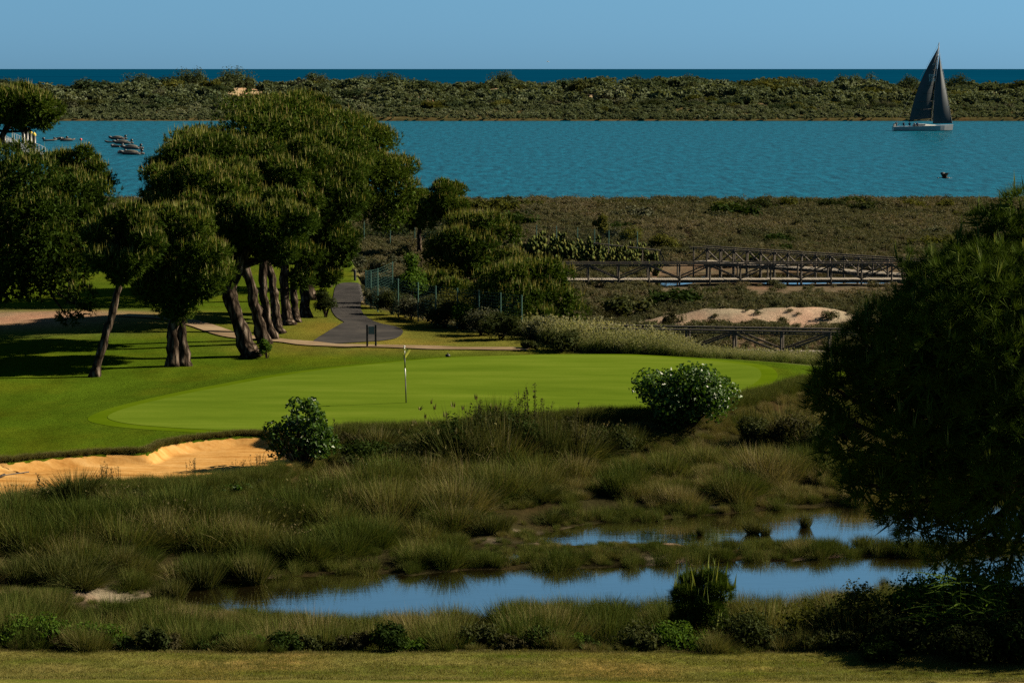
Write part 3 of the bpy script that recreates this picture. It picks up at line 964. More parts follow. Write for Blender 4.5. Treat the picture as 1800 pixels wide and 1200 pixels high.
for i, (a, t, h, Y, m, lab) in enumerate([
        (664, 505, 22, 137, 'grey_shrub', 'grey shrub crowding the fence corner by the path'),
        (690, 520, 22, 133, 'shrub', 'dark shrub pressed against the fence near its corner'),
        (722, 527, 24, 131, 'grey_shrub', 'silvery shrub below the fresh green tree'),
        (752, 520, 22, 130, 'shrub', 'shrub spilling through the fence beside the silvery one'),
        (782, 535, 24, 127, 'shrub', 'dark broad shrub before the middle fence post'),
        (812, 540, 24, 126, 'bright_leaf', 'green shrub in front of the bushy dark pine'),
        (845, 555, 26, 123, 'grey_shrub', 'sparse grey shrub near the fence end'),
        (880, 560, 26, 121, 'shrub', 'dark shrub close to the end of the fence'),
        (800, 505, 26, 133, 'yellow_shrub', 'yellowish shrub behind the fence'),
        (770, 462, 30, 146, 'yellow_shrub', 'yellow tinged shrub behind the fresh green tree'),
        (1020, 590, 26, 118, 'grey_shrub', 'grey tuft of shrub beside the dark rounded bush')]):
    px_shrub('fence_shrub', lab, a, t - 14, h * 1.5, Y, m, n=1300, leaf=.12, seed=120 + i, group=FENCE)
for i, (a, t, h, Y, m, lab) in enumerate([
        (612, 385, 34, 200, 'shrub', 'dark shrub in the deep shade below the grove'),
        (660, 388, 34, 202, 'shrub', 'dark shrub left of the lone pine trunk'),
        (700, 392, 26, 203, 'shrub', 'dark shrub hiding the foot of the back fence'),
        (770, 395, 34, 200, 'shrub', 'dark shrub under the lone pine crown'),
        (630, 447, 26, 170, 'grey_shrub', 'grey grass shrub before the back fairway'),
        (668, 450, 22, 168, 'grey_shrub', 'second grey grass shrub before the back fairway'),
        (706, 428, 22, 182, 'shrub', 'dark shrub at the edge of the back fairway by the lone pine'),
        (690, 446, 20, 174, 'grey_shrub', 'grey shrub on the slope below the back fairway'),
        (604, 455, 20, 166, 'bright_leaf', 'green shrub at the far end of the asphalt path')]):
    px_shrub('back_shrub', lab, a, t, h, Y, m, n=700, leaf=.17, seed=140 + i, group='shrubs round the back fairway')
for i, a in enumerate([180, 205, 232]):
    px_shrub('shore_shrub', 'grey shrub at the water edge between the left pines', a, 350 + 6 * i, 20, 225, 'grey_shrub', n=500, leaf=.2, seed=150 + i, group='shrubs at the water edge between the left pines')
sh = [(905, 362), (950, 358), (1010, 360), (1060, 358), (1105, 357), (1150, 358), (1210, 360), (1265, 358), (1300, 356), (1340, 355), (1385, 352), (1425, 353), (1460, 353), (1495, 355), (1520, 360), (1590, 352), (1660, 357), (860, 364)]
for i, (a, t) in enumerate(sh):
    px_shrub('shore_bush', 'low bush in the line along the near shore of the channel', a, t - 6, 22 + 22 * ((i * 37) % 10) / 10, 246 + (i * 13) % 9, ['shrub', 'yellow_shrub', 'shrub'][i % 3], n=420, leaf=.24, seed=160 + i, group='bushes along the near shore')
for i, (a, b, h) in enumerate([(1290, 388, 20), (1330, 395, 16), (1440, 392, 24), (1545, 400, 20), (1220, 400, 14), (1480, 420, 22), (1600, 425, 24), (1160, 385, 16), (1380, 410, 16)]):
    p = G(a, b + 8, .5)
    px_shrub('marsh_bush', 'dark low bush dotted across the brown marsh', a, b, h, float(p[1]), 'shrub', n=420, leaf=.2, seed=190 + i, group='dark bushes on the marsh')
r = np.random.default_rng(205)
proto = [make_shrub('marsh_bush', ['dull green', 'pale grey', 'yellow green', 'olive green', 'deep green'][i] + ' low bush scattered on the brown marsh flat', 0, 0, (1, 1, .8), m, n=420, leaf=.17, seed=800 + i, group='scattered marsh bushes', z=0) for i, m in enumerate(['shrub', 'grey_shrub', 'yellow_shrub', 'shrub', 'deep_leaf'])]
for i in range(70):
    o = proto[i] if i < 5 else copy_tree(proto[i % 5])
    while True:
        y = r.uniform(139, 258); x = r.uniform(-.06, .2) * y
        if y > y_fence(np.array([x]))[0] + 6 and hz(x, y) > .1 and not (157 < y < 178 and x > 2) and not (178 < y < 206 and x < 14):
            break
    o.location = (x, y, hz(x, y) - .05); s_ = (.65 + 1.5 * r.random() ** 2) * (.8 + .5 * (y > 200)); o.scale = (s_ * 1.25, s_, s_ * .85); o.rotation_euler = (0, 0, r.random() * 6.28)
proto = [make_shrub('dune_bush', ['dark green', 'pale grey', 'dull green', 'dusky green', 'yellowish'][i] + ' thicket bush on the slope of the dune island', 0, 0, (3.0, 3.0, 2.6), m, n=520, leaf=.5, seed=810 + i, group='thickets on the dune slope', z=0, lumps=11) for i, m in enumerate(['dune_tree', 'grey_shrub', 'shrub', 'dune_tree', 'yellow_shrub'])]
for i in range(190):
    o = proto[i] if i < 5 else copy_tree(proto[i % 5])
    while True:
        y = r.uniform(735, 850); x = r.uniform(-.2, .2) * y
        if y < 770 or fbm(np.array([x / 9]), np.array([y / 14]), 80)[0] < .53:
            break
    o.location = (x, y, hz(x, y) - .1); s_ = (.6 + 1.05 * r.random()) * (.55 + .7 * (y - 735) / 115); o.scale = (s_ * 1.5, s_, s_); o.rotation_euler = (0, 0, r.random() * 6.28)
for i, (a, b, h, Y) in enumerate([(1250, 558, 26, 133), (1310, 562, 12, 133), (1180, 545, 18, 134), (1060, 545, 34, 137)]):
    px_shrub('sand_shrub', 'dry brown shrub growing on the pale sand bank', a, b, h, Y, 'dark_weed', n=600, leaf=.1, seed=210 + i, group='shrubs on the sand bank')

# trees on the ridge of the dune island
for i, (a, t, h, lab) in enumerate([
        (338, 117, 30, 'broad dome shaped tree on the dune ridge, first above the horizon'), (418, 117, 34, 'wide double topped tree on the dune ridge'), (558, 121, 24, 'small rounded tree alone on the dune ridge'),
        (640, 131, 24, 'low tree on the ridge above the pine grove'), (686, 127, 26, 'ridge tree just beyond the grove crown'), (880, 126, 30, 'rounded tree at the middle of the dune ridge'),
        (1112, 133, 24, 'flat low tree on the bare middle stretch of ridge'), (1210, 131, 24, 'ridge tree above the near marsh bushes'), (1500, 128, 38, 'broad ridge tree beside the sailing yacht'),
        (1590, 131, 22, 'small ridge tree directly behind the mainsail'), (1672, 130, 30, 'ridge tree just ahead of the yacht bow'), (250, 128, 34, 'spreading low tree on the ridge over the moored dinghies'),
        (150, 138, 28, 'low tree at the dip of the ridge'), (40, 136, 26, 'ridge tree above the jetty'), (1400, 134, 30, 'long low tree on the ridge'), (1005, 137, 26, 'small ridge tree under the flying gull')]):
    px_shrub('dune_tree', lab, a, t, h, 846 + (i * 7) % 9, 'dune_tree', n=800, leaf=.55, seed=230 + i, cat='tree', group='trees on the dune ridge', lumps=12)


# ------------------------------------------------------------------ rush tussocks, weeds
def tussock_mesh(seed, n, h, r0, spread, droop, w, mat, heads=0):
    r = np.random.default_rng(seed)
    mb = MB()
    a = r.random(n) * 6.283; q = r.random(n) ** .6
    B = np.stack([np.cos(a) * q * r0, np.sin(a) * q * r0, 0 * a - .03], 1)
    D = np.stack([np.cos(a) * q * spread, np.sin(a) * q * spread, 1 + 0 * a], 1) + .12 * r.normal(size=(n, 3))
    L = h * (.6 + .5 * r.random(n))
    dr = droop * r.random(n) * (.3 + q)
    mb.blades(B, D, L, w, dr, r, 0, r.random(n) * .9)
    if heads:
        i = r.permutation(n)[:heads]
        d = nrm(D[i]); hzv = d * [1, 1, 0]
        T = B[i] + d * L[i, None] + (hzv * .8 + [0, 0, -.45]) * dr[i, None] * L[i, None]
        mb.spikes(T, np.tile([0, 0, 1.], (heads, 1)), 5, .09, .035, .5, r, 0, 1.0)
    return mb.mesh('tussock', M[mat])


TM = [tussock_mesh(300, 900, 1.25, .30, .75, .35, .015, 'tussock'), tussock_mesh(301, 900, 1.15, .38, .95, .6, .015, 'tussock', 40),
      tussock_mesh(302, 760, 1.1, .32, .6, .2, .014, 'tussock'), tussock_mesh(303, 900, 1.2, .42, 1.15, .9, .015, 'tussock')]


def px_tussock(label, px, pt, pb, Y, var, hw=None, group=None, name='rush_tussock', seed=0):
    x = float(W(px, 500, Y)[0]); g = max(hz(x, Y), -.05)
    h = float(W(px, pt, Y)[2]) - g
    o = link(name, TM[var], None, (x, Y, g))
    s = h / 1.2
    sx = (hw * Y / FOC) / .95 if hw else s
    o.scale = (sx, sx, s); o.rotation_euler = (0, 0, (seed * 2.4 + px) % 6.28)
    return tag(o, label, 'rush tussock', group)


TG = 'big rush tussocks on the bank'
for i, (a, t, Y, v, hw, lab) in enumerate([
        (662, 742, 87, 0, 42, 'spiky upright rush tussock beside the bunker fig bush'),
        (640, 800, 83, 1, 40, 'dark rush tussock below the spiky one'),
        (815, 690, 85.6, 1, 78, 'tallest rush tussock in front of the flagstick'),
        (790, 745, 86, 3, 60, 'grey drooping rush tussock before the tallest one'),
        (870, 690, 89, 0, 48, 'dark headed tussock right behind the tall weeds'),
        (850, 735, 85.2, 0, 52, 'dark dense tussock below the tall weeds'),
        (930, 735, 88, 2, 44, 'green tussock next to the tall weeds'),
        (765, 735, 87.5, 1, 50, 'dark rounded tussock on the bunker side of the tallest one'),
        (885, 700, 85.8, 3, 66, 'broad dark tussock at the heart of the big central clump'),
        (965, 712, 86.2, 0, 48, 'upright dark tussock joining weeds and straw tussock'),
        (1015, 712, 86.8, 3, 60, 'straw coloured drooping tussock left of the round fig bush'),
        (1060, 735, 89, 1, 40, 'dark tussock in the gap left of the round fig bush'),
        (1110, 740, 89, 0, 34, 'low dark tussock touching the round fig bush'),
        (1325, 690, 91, 2, 34, 'dark small tussock right of the round fig bush'),
        (1385, 680, 92, 3, 50, 'windswept grey tussock beside the near pine'),
        (1420, 720, 90, 1, 40, 'tussock half hidden by the near pine edge'),
        (790, 785, 84, 2, 20, 'narrow golden tussock low on the bank'),
        (700, 790, 84, 1, 44, 'dark drooping tussock in the shadowed bank hollow'),
        (20, 835, 76, 0, 40, 'spiky tussock at the near end of the bunker'),
        (60, 890, 73, 3, 60, 'drooping tussock under the near end of the bunker'),
        (150, 900, 72, 3, 60, 'large grey drooping tussock on the left bank'),
        (235, 905, 71.5, 1, 56, 'dark tussock joining the grey drooping one'),
        (110, 860, 75, 1, 50, 'tussock overlapping the front lip of the sand'),
        (290, 860, 76, 1, 44, 'tussock under the middle of the bunker lip'),
        (420, 885, 74, 3, 44, 'brown tussock in the middle of the left bank'),
        (520, 835, 78, 1, 50, 'bushy tussock under the bunker fig bush'),
        (350, 960, 68.5, 2, 60, 'bright green rush clump above the pond head'),
        (440, 955, 69, 2, 50, 'second bright green rush clump at the pond head')]):
    px_tussock(lab, a, t, 0, Y, v, hw, TG, seed=i)
r = np.random.default_rng(390)
k = 0
while k < 46:
    x = r.uniform(-16, 1.5); y = r.uniform(66.5, 81)
    if y > y_top(x) - .8 or sdpoly(POND1, x, y) < 1.2 or sdpoly(POND3, x, y) < 1.5 or sdpoly(BUNK, x, y) < .5 or abs(x) > y * .2:
        continue
    o = link('rush_tussock', TM[int(r.integers(0, 4))], None, (x, y, hz(x, y)))
    s_ = .5 + .5 * r.random(); o.scale = (s_ * 1.1, s_ * 1.1, s_ * .95); o.rotation_euler = (0, .12, r.random() * 6.28)
    tag(o, 'rush tussock on the dark bank between bunker and pond', 'rush tussock', 'tussocks on the dark bank below the bunker')
    k += 1
for i, (a, t, h, Y, lab) in enumerate([(618, 782, 36, 83.5, 'dark leafy bush in the hollow beside the bunker fig bush'), (676, 800, 40, 83, 'dark bush under the spiky tussock'), (740, 800, 36, 83.5, 'dark leafy bush low on the bank before the grey tussock'),
        (560, 842, 34, 80, 'dark undergrowth bush at the foot of the bunker fig bush'), (900, 760, 46, 86.5, 'leafy green bush under the weed spires'), (1090, 752, 44, 89.2, 'dark low bush in the shade of the round fig bush'), (400, 850, 40, 77.3, 'green leafy bush on the bunker lip'), (190, 855, 40, 76.3, 'small green bush under the leafy weed clump')]):
    px_shrub('bank_bush', lab, a, t, h, Y, ['shrub', 'fig', 'shrub', 'shrub', 'bright_leaf', 'shrub', 'fig', 'bright_leaf'][i], n=900, leaf=.10, seed=370 + i, cat='bush', group='bushes on the far bank of the pond', lumps=10)
r = np.random.default_rng(395)
for i in range(34):
    front = i >= 18
    a = (575 + i * 34 if not front else 60 + (i - 18) * 30) + 8 * r.normal()
    x = float(W(a, 760, 88 if not front else 77)[0]); Y = float(y_top(np.array([x]))[0]) - 1.0 - 1.3 * (i % 3) / 2
    t = (744 if not front else np.interp(a, [60, 300, 480, 560], [882, 868, 852, 830])) + 8 * r.random() + 9 * (i % 3)
    lab, grp = (('dark bush in the belt under the front of the green', 'dark belt under the green') if not front else ('dark bush hanging below the bunker edge', 'dark belt below the bunker'))
    if i % 3 == 2:
        px_tussock(lab.replace('dark bush', 'dark tussock'), a, t - 8, 0, Y, i % 4, 36, grp, seed=i)
    else:
        px_shrub('bank_bush', lab, a, t, 28 + 12 * r.random(), Y, ['shrub', 'dark_weed', 'deep_leaf'][i % 4 % 3], n=1000, leaf=.09, seed=700 + i, cat='bush', group=grp)
for i, (a, t, h, Y, m, lab) in enumerate([(790, 704, 66, 86.2, 'deep_leaf', 'dark leafy core of the central clump, bunker side'), (856, 694, 66, 86.6, 'shrub', 'dark middle bush of the central clump'), (926, 698, 60, 86.8, 'deep_leaf', 'dark green bush behind the weed spires'),
        (1004, 722, 58, 87.4, 'dark_weed', 'dark bush behind the straw coloured tussock'), (1070, 738, 46, 88.2, 'shrub', 'dark bush in the shade beside the round fig bush'), (642, 755, 50, 85.2, 'deep_leaf', 'deep green bush behind the spiky tussock'), (700, 772, 44, 85.2, 'shrub', 'dark bush next to the spiky tussock'),
        (1330, 712, 34, 90.4, 'shrub', 'dark bush on the pine side of the round fig bush'), (1395, 702, 48, 90.4, 'dark_weed', 'brown dark bush under the windswept grey tussock'), (1440, 735, 40, 89, 'shrub', 'dark bush half hidden by the near pine')]):
    px_shrub('bank_bush', lab, a, t, h, Y, m, n=1500, leaf=.10, seed=760 + i, cat='bush', group='bushes on the far bank of the pond', lumps=12)
PG = 'rush tussocks standing in the pond'
for i, (a, t, b, v, hw, lab) in enumerate([
        (1421, 890, 926, 2, 20, 'small tussock alone in the upper pond water'),
        (1328, 904, 938, 0, 24, 'tussock pair leader left of the lone pond tussock'),
        (1350, 914, 940, 2, 18, 'low tussock right beside the pond pair'),
        (1235, 918, 940, 2, 12, 'tiny tussock near the upper pond left shore'),
        (1290, 940, 966, 2, 24, 'tussock at the left of the long rush island'),
        (1522, 935, 962, 0, 24, 'dark tussock at the right of the long rush island'),
        (1560, 935, 972, 2, 30, 'green tussock in front of the near pine shadow'),
        (300, 1004, 1052, 2, 36, 'dome shaped tussock on the pale pond beach'),
        (270, 1020, 1054, 2, 24, 'small tussock leaning on the dome shaped one'),
        (1225, 985, 1030, 1, 22, 'purple brown tussock behind the young pine'),
        (710, 984, 1006, 2, 20, 'small tussock at the pond edge below the bank'),
        (650, 985, 1004, 1, 20, 'reddish tussock at the pond edge'),
        (1562, 1003, 1040, 2, 14, 'upright reed tuft at the lower pond right shore')]):
    px_tussock(lab, a, t, b, float(G(a, b, 0)[1]), v, hw, PG, seed=i)


def weed_mesh(seed, n, h, spread):
    r = np.random.default_rng(seed)
    mb = MB()
    for i in range(n):
        a = r.random() * 6.283; q = r.random()
        b = np.array((math.cos(a) * q * .25, math.sin(a) * q * .25, -.03))
        hh = h * (.5 + .5 * r.random())
        e = b + np.array((math.cos(a) * spread * q * hh, math.sin(a) * spread * q * hh, hh)) + r.normal(size=3) * .04
        mid = (b + e) / 2 + r.normal(size=3) * .05
        mb.tube([b, mid, e], [.010, .008, .004], 4, 0, .4, False)
        k = int(hh * 26)
        t = r.random(k) ** .7
        p = b + (e - b) * t[:, None] + r.normal(size=(k, 3)) * .03
        mb.leaves(p, r.normal(size=(k, 3)) + [0, 0, .5], .085 - .04 * t.mean(), .5, r, 0, r.random(k))
    return mb.mesh('weed', M['dark_weed'])


WM = [weed_mesh(320, 9, 1.3, .3), weed_mesh(321, 6, 1.0, .35), weed_mesh(322, 14, 1.2, .45)]
for i, (a, t, Y, v, lab) in enumerate([
        (62, 835, 76.5, 1, 'thin weed stalks at the near end of the bunker'), (82, 826, 77, 1, 'taller pair of weed stalks over the pale sand'), (178, 806, 77.5, 2, 'leafy weed clump in the middle of the bunker front'),
        (200, 815, 77.5, 0, 'twiggy weed beside the leafy clump'), (338, 800, 78.5, 0, 'fan of dark weed stalks against bright sand'), (250, 838, 77.5, 1, 'short single weed stalks on the bunker lip'), (300, 840, 77.5, 1, 'short weed stalks between the clumps on the lip'),
        (420, 800, 79.5, 2, 'grey branching weed left of the bunker fig bush'), (452, 788, 80, 2, 'tall branching weed touching the bunker fig bush'),
        (900, 690, 88.6, 0, 'weed spires beside the tallest tussock'), (920, 678, 88.8, 0, 'tall dark weed spires rising over the green'), (938, 662, 88.9, 0, 'tallest weed spire in front of the green'), (955, 690, 88.8, 0, 'outer weed spires next to the straw tussock'), (880, 700, 88.5, 2, 'low leafy weeds under the spires'),
        (1000, 700, 89, 1, 'thin stalk above the straw tussock'), (840, 690, 88.8, 2, 'seed heads above the tallest tussock'), (602, 728, 86, 1, 'single thin stalk between fig bush and spiky tussock')]):
    x = float(W(a, 500, Y)[0]); g = hz(x, Y)
    h = float(W(a, t, Y)[2]) - g
    o = link('tall_weed', WM[v], None, (x, Y, g)); s = h / (1.25 if v != 1 else .98)
    o.scale = (min(s, 1.1), min(s, 1.1), s); o.rotation_euler = (0, 0, i * 1.7)
    tag(o, lab, 'weed', 'tall weeds on the bank')

# bright bramble, shady shrubs and reeds on the near bank
for i, (a, t, h, Y, m, n, lab) in enumerate([
        (60, 1080, 80, 56.5, 'bright_leaf', 1500, 'bramble bush with bright green leaves at the near lawn corner'),
        (160, 1095, 48, 56.4, 'bright_leaf', 900, 'smaller bright bramble beside the corner bramble'),
        (1205, 1095, 60, 56.4, 'bright_leaf', 1000, 'bright leafy weeds below the young pine'),
        (1120, 1085, 50, 56.8, 'shrub', 900, 'dull green bush at one side of the young pine foot'),
        (1330, 1075, 75, 56.6, 'shrub', 1500, 'dark shrub between the young pine and the yellow tipped ones'),
        (1440, 1035, 70, 57.0, 'yellow_shrub', 1500, 'yellow tipped shrub beneath the near pine'),
        (1545, 1000, 80, 57.0, 'yellow_shrub', 1800, 'broad yellow tipped shrub in the shaded near bank'),
        (1640, 955, 80, 57.0, 'bright_leaf', 2200, 'tall green shrub directly below the near pine crown'),
        (1740, 940, 85, 56.6, 'bright_leaf', 2400, 'tallest green shrub at the shaded frame edge'),
        (1590, 1070, 90, 56.0, 'shrub', 1500, 'dark shrub at the foot of the tall green ones'),
        (1720, 1060, 90, 55.7, 'shrub', 1500, 'dark shrub in the lowest corner below the near pine'),
        (1560, 1118, 70, 54.9, 'deep_leaf', 1300, 'dark leafy bush overhanging the shaded end of the near lawn'),
        (1690, 1100, 80, 54.6, 'shrub', 1500, 'dark bush covering the shaded end of the near lawn'),
        (1790, 1090, 70, 54.4, 'deep_leaf', 1400, 'dark bush in the lowest frame corner'),
        (1460, 1100, 70, 56.1, 'shrub', 1300, 'low dark shrub at the shaded lawn edge'),
        (1800, 985, 60, 56.6, 'yellow_shrub', 1400, 'yellowish shrub cut by the frame edge')]):
    px_shrub('bank_shrub', lab, a, t, h, Y, m, n=n, leaf=.09, seed=340 + i, group='shrubs on the near bank', lumps=14, up=.45)
r = np.random.default_rng(355)
for i in range(17):
    a = 195 + i * 58 + 12 * r.normal()
    px_shrub('bank_shrub', 'dark bush in the row behind the near lawn edge', a, 1092 + 26 * r.random() + (14 if i % 3 == 0 else 0), 34 + 14 * r.random(), 55.9 + .5 * r.random(), ['deep_leaf', 'shrub', 'dark_weed', 'deep_leaf', 'bright_leaf'][i % 5], n=900, leaf=.085, seed=860 + i, group='dark bushes behind the near lawn edge', lumps=12, up=.4)
r = np.random.default_rng(360)
for i, (a, t, Y) in enumerate([(1690, 1000, 55.4), (1735, 1030, 55.2), (1665, 1060, 55.2)]):
    mb = MB()
    x = float(W(a, 500, Y)[0]); g = hz(x, Y); h = float(W(a, t, Y)[2]) - g
    for k in range(4):
        b = np.array((r.normal() * .15, r.normal() * .15, 0)); e = b + [r.normal() * .15, r.normal() * .15, h * (.8 + .2 * r.random())]
        mb.tube([b, (b + e) / 2, e], [.012, .01, .006], 5, 0, .6, False)
        tt = .45 + .55 * r.random(7)
        B = b + (e - b) * tt[:, None]
        mb.blades(B, np.stack([r.normal(size=7), r.normal(size=7), .6 + 0 * tt], 1), .55, .03, .8, r, 0, .6 + .4 * r.random(7))
    o = link('reed', mb.mesh('reed', M['bright_leaf']), None, (x, Y, g))
    tag(o, ['tall arching reed before the green shrubs', 'arching reed nearest the frame edge', 'shorter reed among the dark shrubs'][i], 'reed', 'reeds on the near bank')

# young pine on the near bank
px_pine('young pine with tall upright candles on the near bank', 1232, 58.5, (1232, 1000, 1130, 48), 31, lobes=9, tufts=700, r0=.06, name='young_pine', group='near pines', forks=12,
        fol=dict(needle=.18, width=.010, per=30, candle=.55, cand_p=.10, cw=.07, cn=1, cmat=2))
# pines beyond the frame whose shade falls on the near bank
for i, (x, y, h) in enumerate([(20.5, 58.5, 8.0), (25, 64, 9), (19, 50, 8.5)]):
    g = hz(x, y)
    make_pine('neighbour of the near pine standing outside the view', (x, y), [(x, y, g + h * .4), (x, y, g + h * .55)], ((x, y, g + h * .72), (4.2, 4.2, h * .28)), 40 + i, lobes=16, tufts=2200, r0=.3, name='umbrella_pine', group='pines shading the near bank', fol=BIG)


# ------------------------------------------------------------------ scattered ground cover (stuff)
def gn_tree(coll):
    ng = bpy.data.node_groups.new('scatter', 'GeometryNodeTree')
    ng.interface.new_socket('Geometry', in_out='INPUT', socket_type='NodeSocketGeometry')
    ng.interface.new_socket('Geometry', in_out='OUTPUT', socket_type='NodeSocketGeometry')
    N = ng.nodes; Lk = ng.links.new
    gi = N.new('NodeGroupInput'); go = N.new('NodeGroupOutput')
    ip = N.new('GeometryNodeInstanceOnPoints')
    ci = N.new('GeometryNodeCollectionInfo'); ci.inputs['Collection'].default_value = coll
    ci.inputs['Separate Children'].default_value = True; ci.inputs['Reset Children'].default_value = True

    def na(nm, ty):
        a = N.new('GeometryNodeInputNamedAttribute'); a.data_type = ty; a.inputs['Name'].default_value = nm
        return a.outputs['Attribute']
    er = N.new('FunctionNodeEulerToRotation')
    Lk(gi.outputs[0], ip.inputs['Points']); Lk(ci.outputs[0], ip.inputs['Instance'])
    ip.inputs['Pick Instance'].default_value = True
    Lk(na('var', 'INT'), ip.inputs['Instance Index'])
    Lk(na('rot', 'FLOAT_VECTOR'), er.inputs[0]); Lk(er.outputs[0], ip.inputs['Rotation'])
    Lk(na('scl', 'FLOAT_VECTOR'), ip.inputs['Scale'])
    Lk(ip.outputs[0], go.inputs[0])
    return ng


def scatter(name, label, cat, P, S, tint, meshes, r, lean=.12, wind=(0, 0)):
    n = len(P)
    coll = bpy.data.collections.new(name + '_pieces')
    for i, me in enumerate(meshes):
        coll.objects.link(bpy.data.objects.new('%s_piece_%02d' % (name, i), me))
    me = bpy.data.meshes.new(name)
    me.vertices.add(n); me.vertices.foreach_set('co', np.asarray(P, np.float32).ravel())
    S = np.asarray(S, float)
    if S.ndim == 1:
        S = np.repeat(S[:, None], 3, 1)
    rz = r.random(n) * 6.283
    tx = lean * r.normal(size=n) + wind[0]; ty = lean * r.normal(size=n) + wind[1]
    lx = np.cos(rz) * tx + np.sin(rz) * ty; ly = -np.sin(rz) * tx + np.cos(rz) * ty
    rot = np.stack([-ly, lx, rz], 1)
    for nm, ty, key, dat in (('rot', 'FLOAT_VECTOR', 'vector', rot), ('scl', 'FLOAT_VECTOR', 'vector', S), ('tint', 'FLOAT', 'value', np.clip(tint, 0, 1)), ('var', 'INT', 'value', r.integers(0, len(meshes), n))):
        a = me.attributes.new(nm, ty, 'POINT')
        a.data.foreach_set(key, np.ascontiguousarray(dat, np.int32 if ty == 'INT' else np.float32).ravel())
    o = link(name, me)
    md = o.modifiers.new('scatter', 'NODES'); md.node_group = gn_tree(coll)
    return tag(o, label, cat, kind='stuff')


def free_of_pond(x, y, m=0.05):
    z = height(x, y)
    return z > m


r = np.random.default_rng(400)
# rushes and grasses of the bank, the islands and the near shore: hummocks of several tufts each
nc = 6600
cx = r.uniform(-22, 24, nc); cy_ = r.uniform(55.7, 104, nc)
ok = (cy_ < y_top(cx) + .1) & (np.abs(cx) < cy_ * .205 + 2) & (height(cx, cy_) > -.02)
ok &= r.random(nc) < .6 + .8 * sstep(.36, .52, fbm(cx / 3, cy_ / 3, 55))
cx, cy_ = cx[ok], cy_[ok]; nc = len(cx)
even = sstep(0, 4, cx) * sstep(76, 79, cy_)          # the right hand bank is smoother and lighter in tint
tall = r.random(nc) < .13 - .07 * even + .09 * (cx < 1) * (cy_ > 66)
crad = np.where(tall, .30 + .25 * r.random(nc), .22 + .35 * r.random(nc))
chh = np.where(tall, .85 + .35 * r.random(nc), .20 + .22 * r.random(nc) + .16 * even) * (.7 + .6 * fbm(cx / 2.5, cy_ / 2.5, 66))
cti = .02 + 1.15 * (fbm(cx / 4.0, cy_ / 3.0, 60) - .2) + .06 + .40 * r.normal(size=nc) + np.where(tall, -.08, .06) + .14 * even
per = 8
x = np.repeat(cx, per); y = np.repeat(cy_, per)
qx, qy = r.normal(size=len(x)) * .55, r.normal(size=len(x)) * .55
cr = np.repeat(crad, per)
x = x + qx * cr; y = y + qy * cr
sc_ = np.repeat(chh, per) * np.clip(1.15 - .45 * (qx ** 2 + qy ** 2), .35, 1.2) * (.8 + .4 * r.random(len(x)))
tint = np.repeat(cti, per) + .08 * r.normal(size=len(x))
ye = 55.2 + .35 * (fbm(x / 2, y * 0, 50) - .4)
z = height(x, y)
keep = (y < y_top(x) - .1) & (y > ye) & (z > .0) & (sdpoly(BUNK, x, y) > .2)
bare = fbm(x / 2.2, y / 1.1, 41) * (1 - sstep(.05, .2, z))
keep &= (bare < .60) & (np.exp(-((x + 10.6) / 1.4) ** 2 - ((y - 66.5) / .8) ** 2) < .5)
x, y, z, sc_, tint, qx, qy = [v[keep] for v in (x, y, z, sc_, tint, qx, qy)]
tint = np.where(y < 57.8, tint + .12, tint) + .10 * sstep(72, 84, y)
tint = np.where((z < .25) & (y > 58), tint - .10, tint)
wet_ = np.minimum(np.minimum(sdpoly(POND1, x, y), sdpoly(POND2, x, y)), sdpoly(POND3, x, y))
sc_ = sc_ * (.58 + .42 * sstep(.3, 3.0, wet_))
sc_ = np.where(sdpoly(BUNK, x, y) < 2.2, sc_ * .7, sc_)
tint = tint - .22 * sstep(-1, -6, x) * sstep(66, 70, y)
sc_ = np.where((y_top(x) - y < 4.2) & (x > -8.5), np.minimum(sc_, .30), sc_)
sc_ = np.where((y_top(x) - y < 2.5) & (x <= -8.5), np.minimum(sc_, .30), sc_)
def plant_cap(x, y, z):
    """how tall rushes grow: low towards the water, on the near bank and on the islands"""
    p = 900 + x / y * FOC
    near = CAMZ - (np.interp(p, [0, 260, 330, 620, 800, 1000, 1250, 1550, 1800], [1035, 1045, 1068, 1082, 1062, 1048, 1040, 1030, 1010]) - 121) * y / FOC - z
    isl = CAMZ - (np.interp(p, [600, 900, 1000, 1250, 1600], [985, 965, 958, 948, 940]) - 121) * y / FOC - z
    c = np.where(y < 67.5, near, 9.0)
    return np.where((y > 68) & (y < 78) & (x > -1.0), np.minimum(c, np.maximum(isl, .21)), c)
sc_ = np.minimum(sc_, plant_cap(x, y, z) * (.75 + .25 * r.random(len(x))))
sc_ = np.where(y < 56.6, sc_ * .6, sc_)
ok = sc_ > .10
x, y, z, sc_, tint, qx, qy = [v[ok] for v in (x, y, z, sc_, tint, qx, qy)]
RM = [tussock_mesh(410 + i, 240, 1.0, .34 + .1 * (i % 2), .32 + .2 * (i % 3), .18 + .22 * (i % 3), .0095, 'rush', 0) for i in range(6)]
scatter('rush_grass', 'rushes and wild grass covering the pond banks', 'grass', np.stack([x, y, z], 1), np.stack([sc_ * 1.15, sc_ * 1.15, sc_], 1), tint, RM, r, .10, (.16 + .28 * qx, -.05 + .28 * qy))

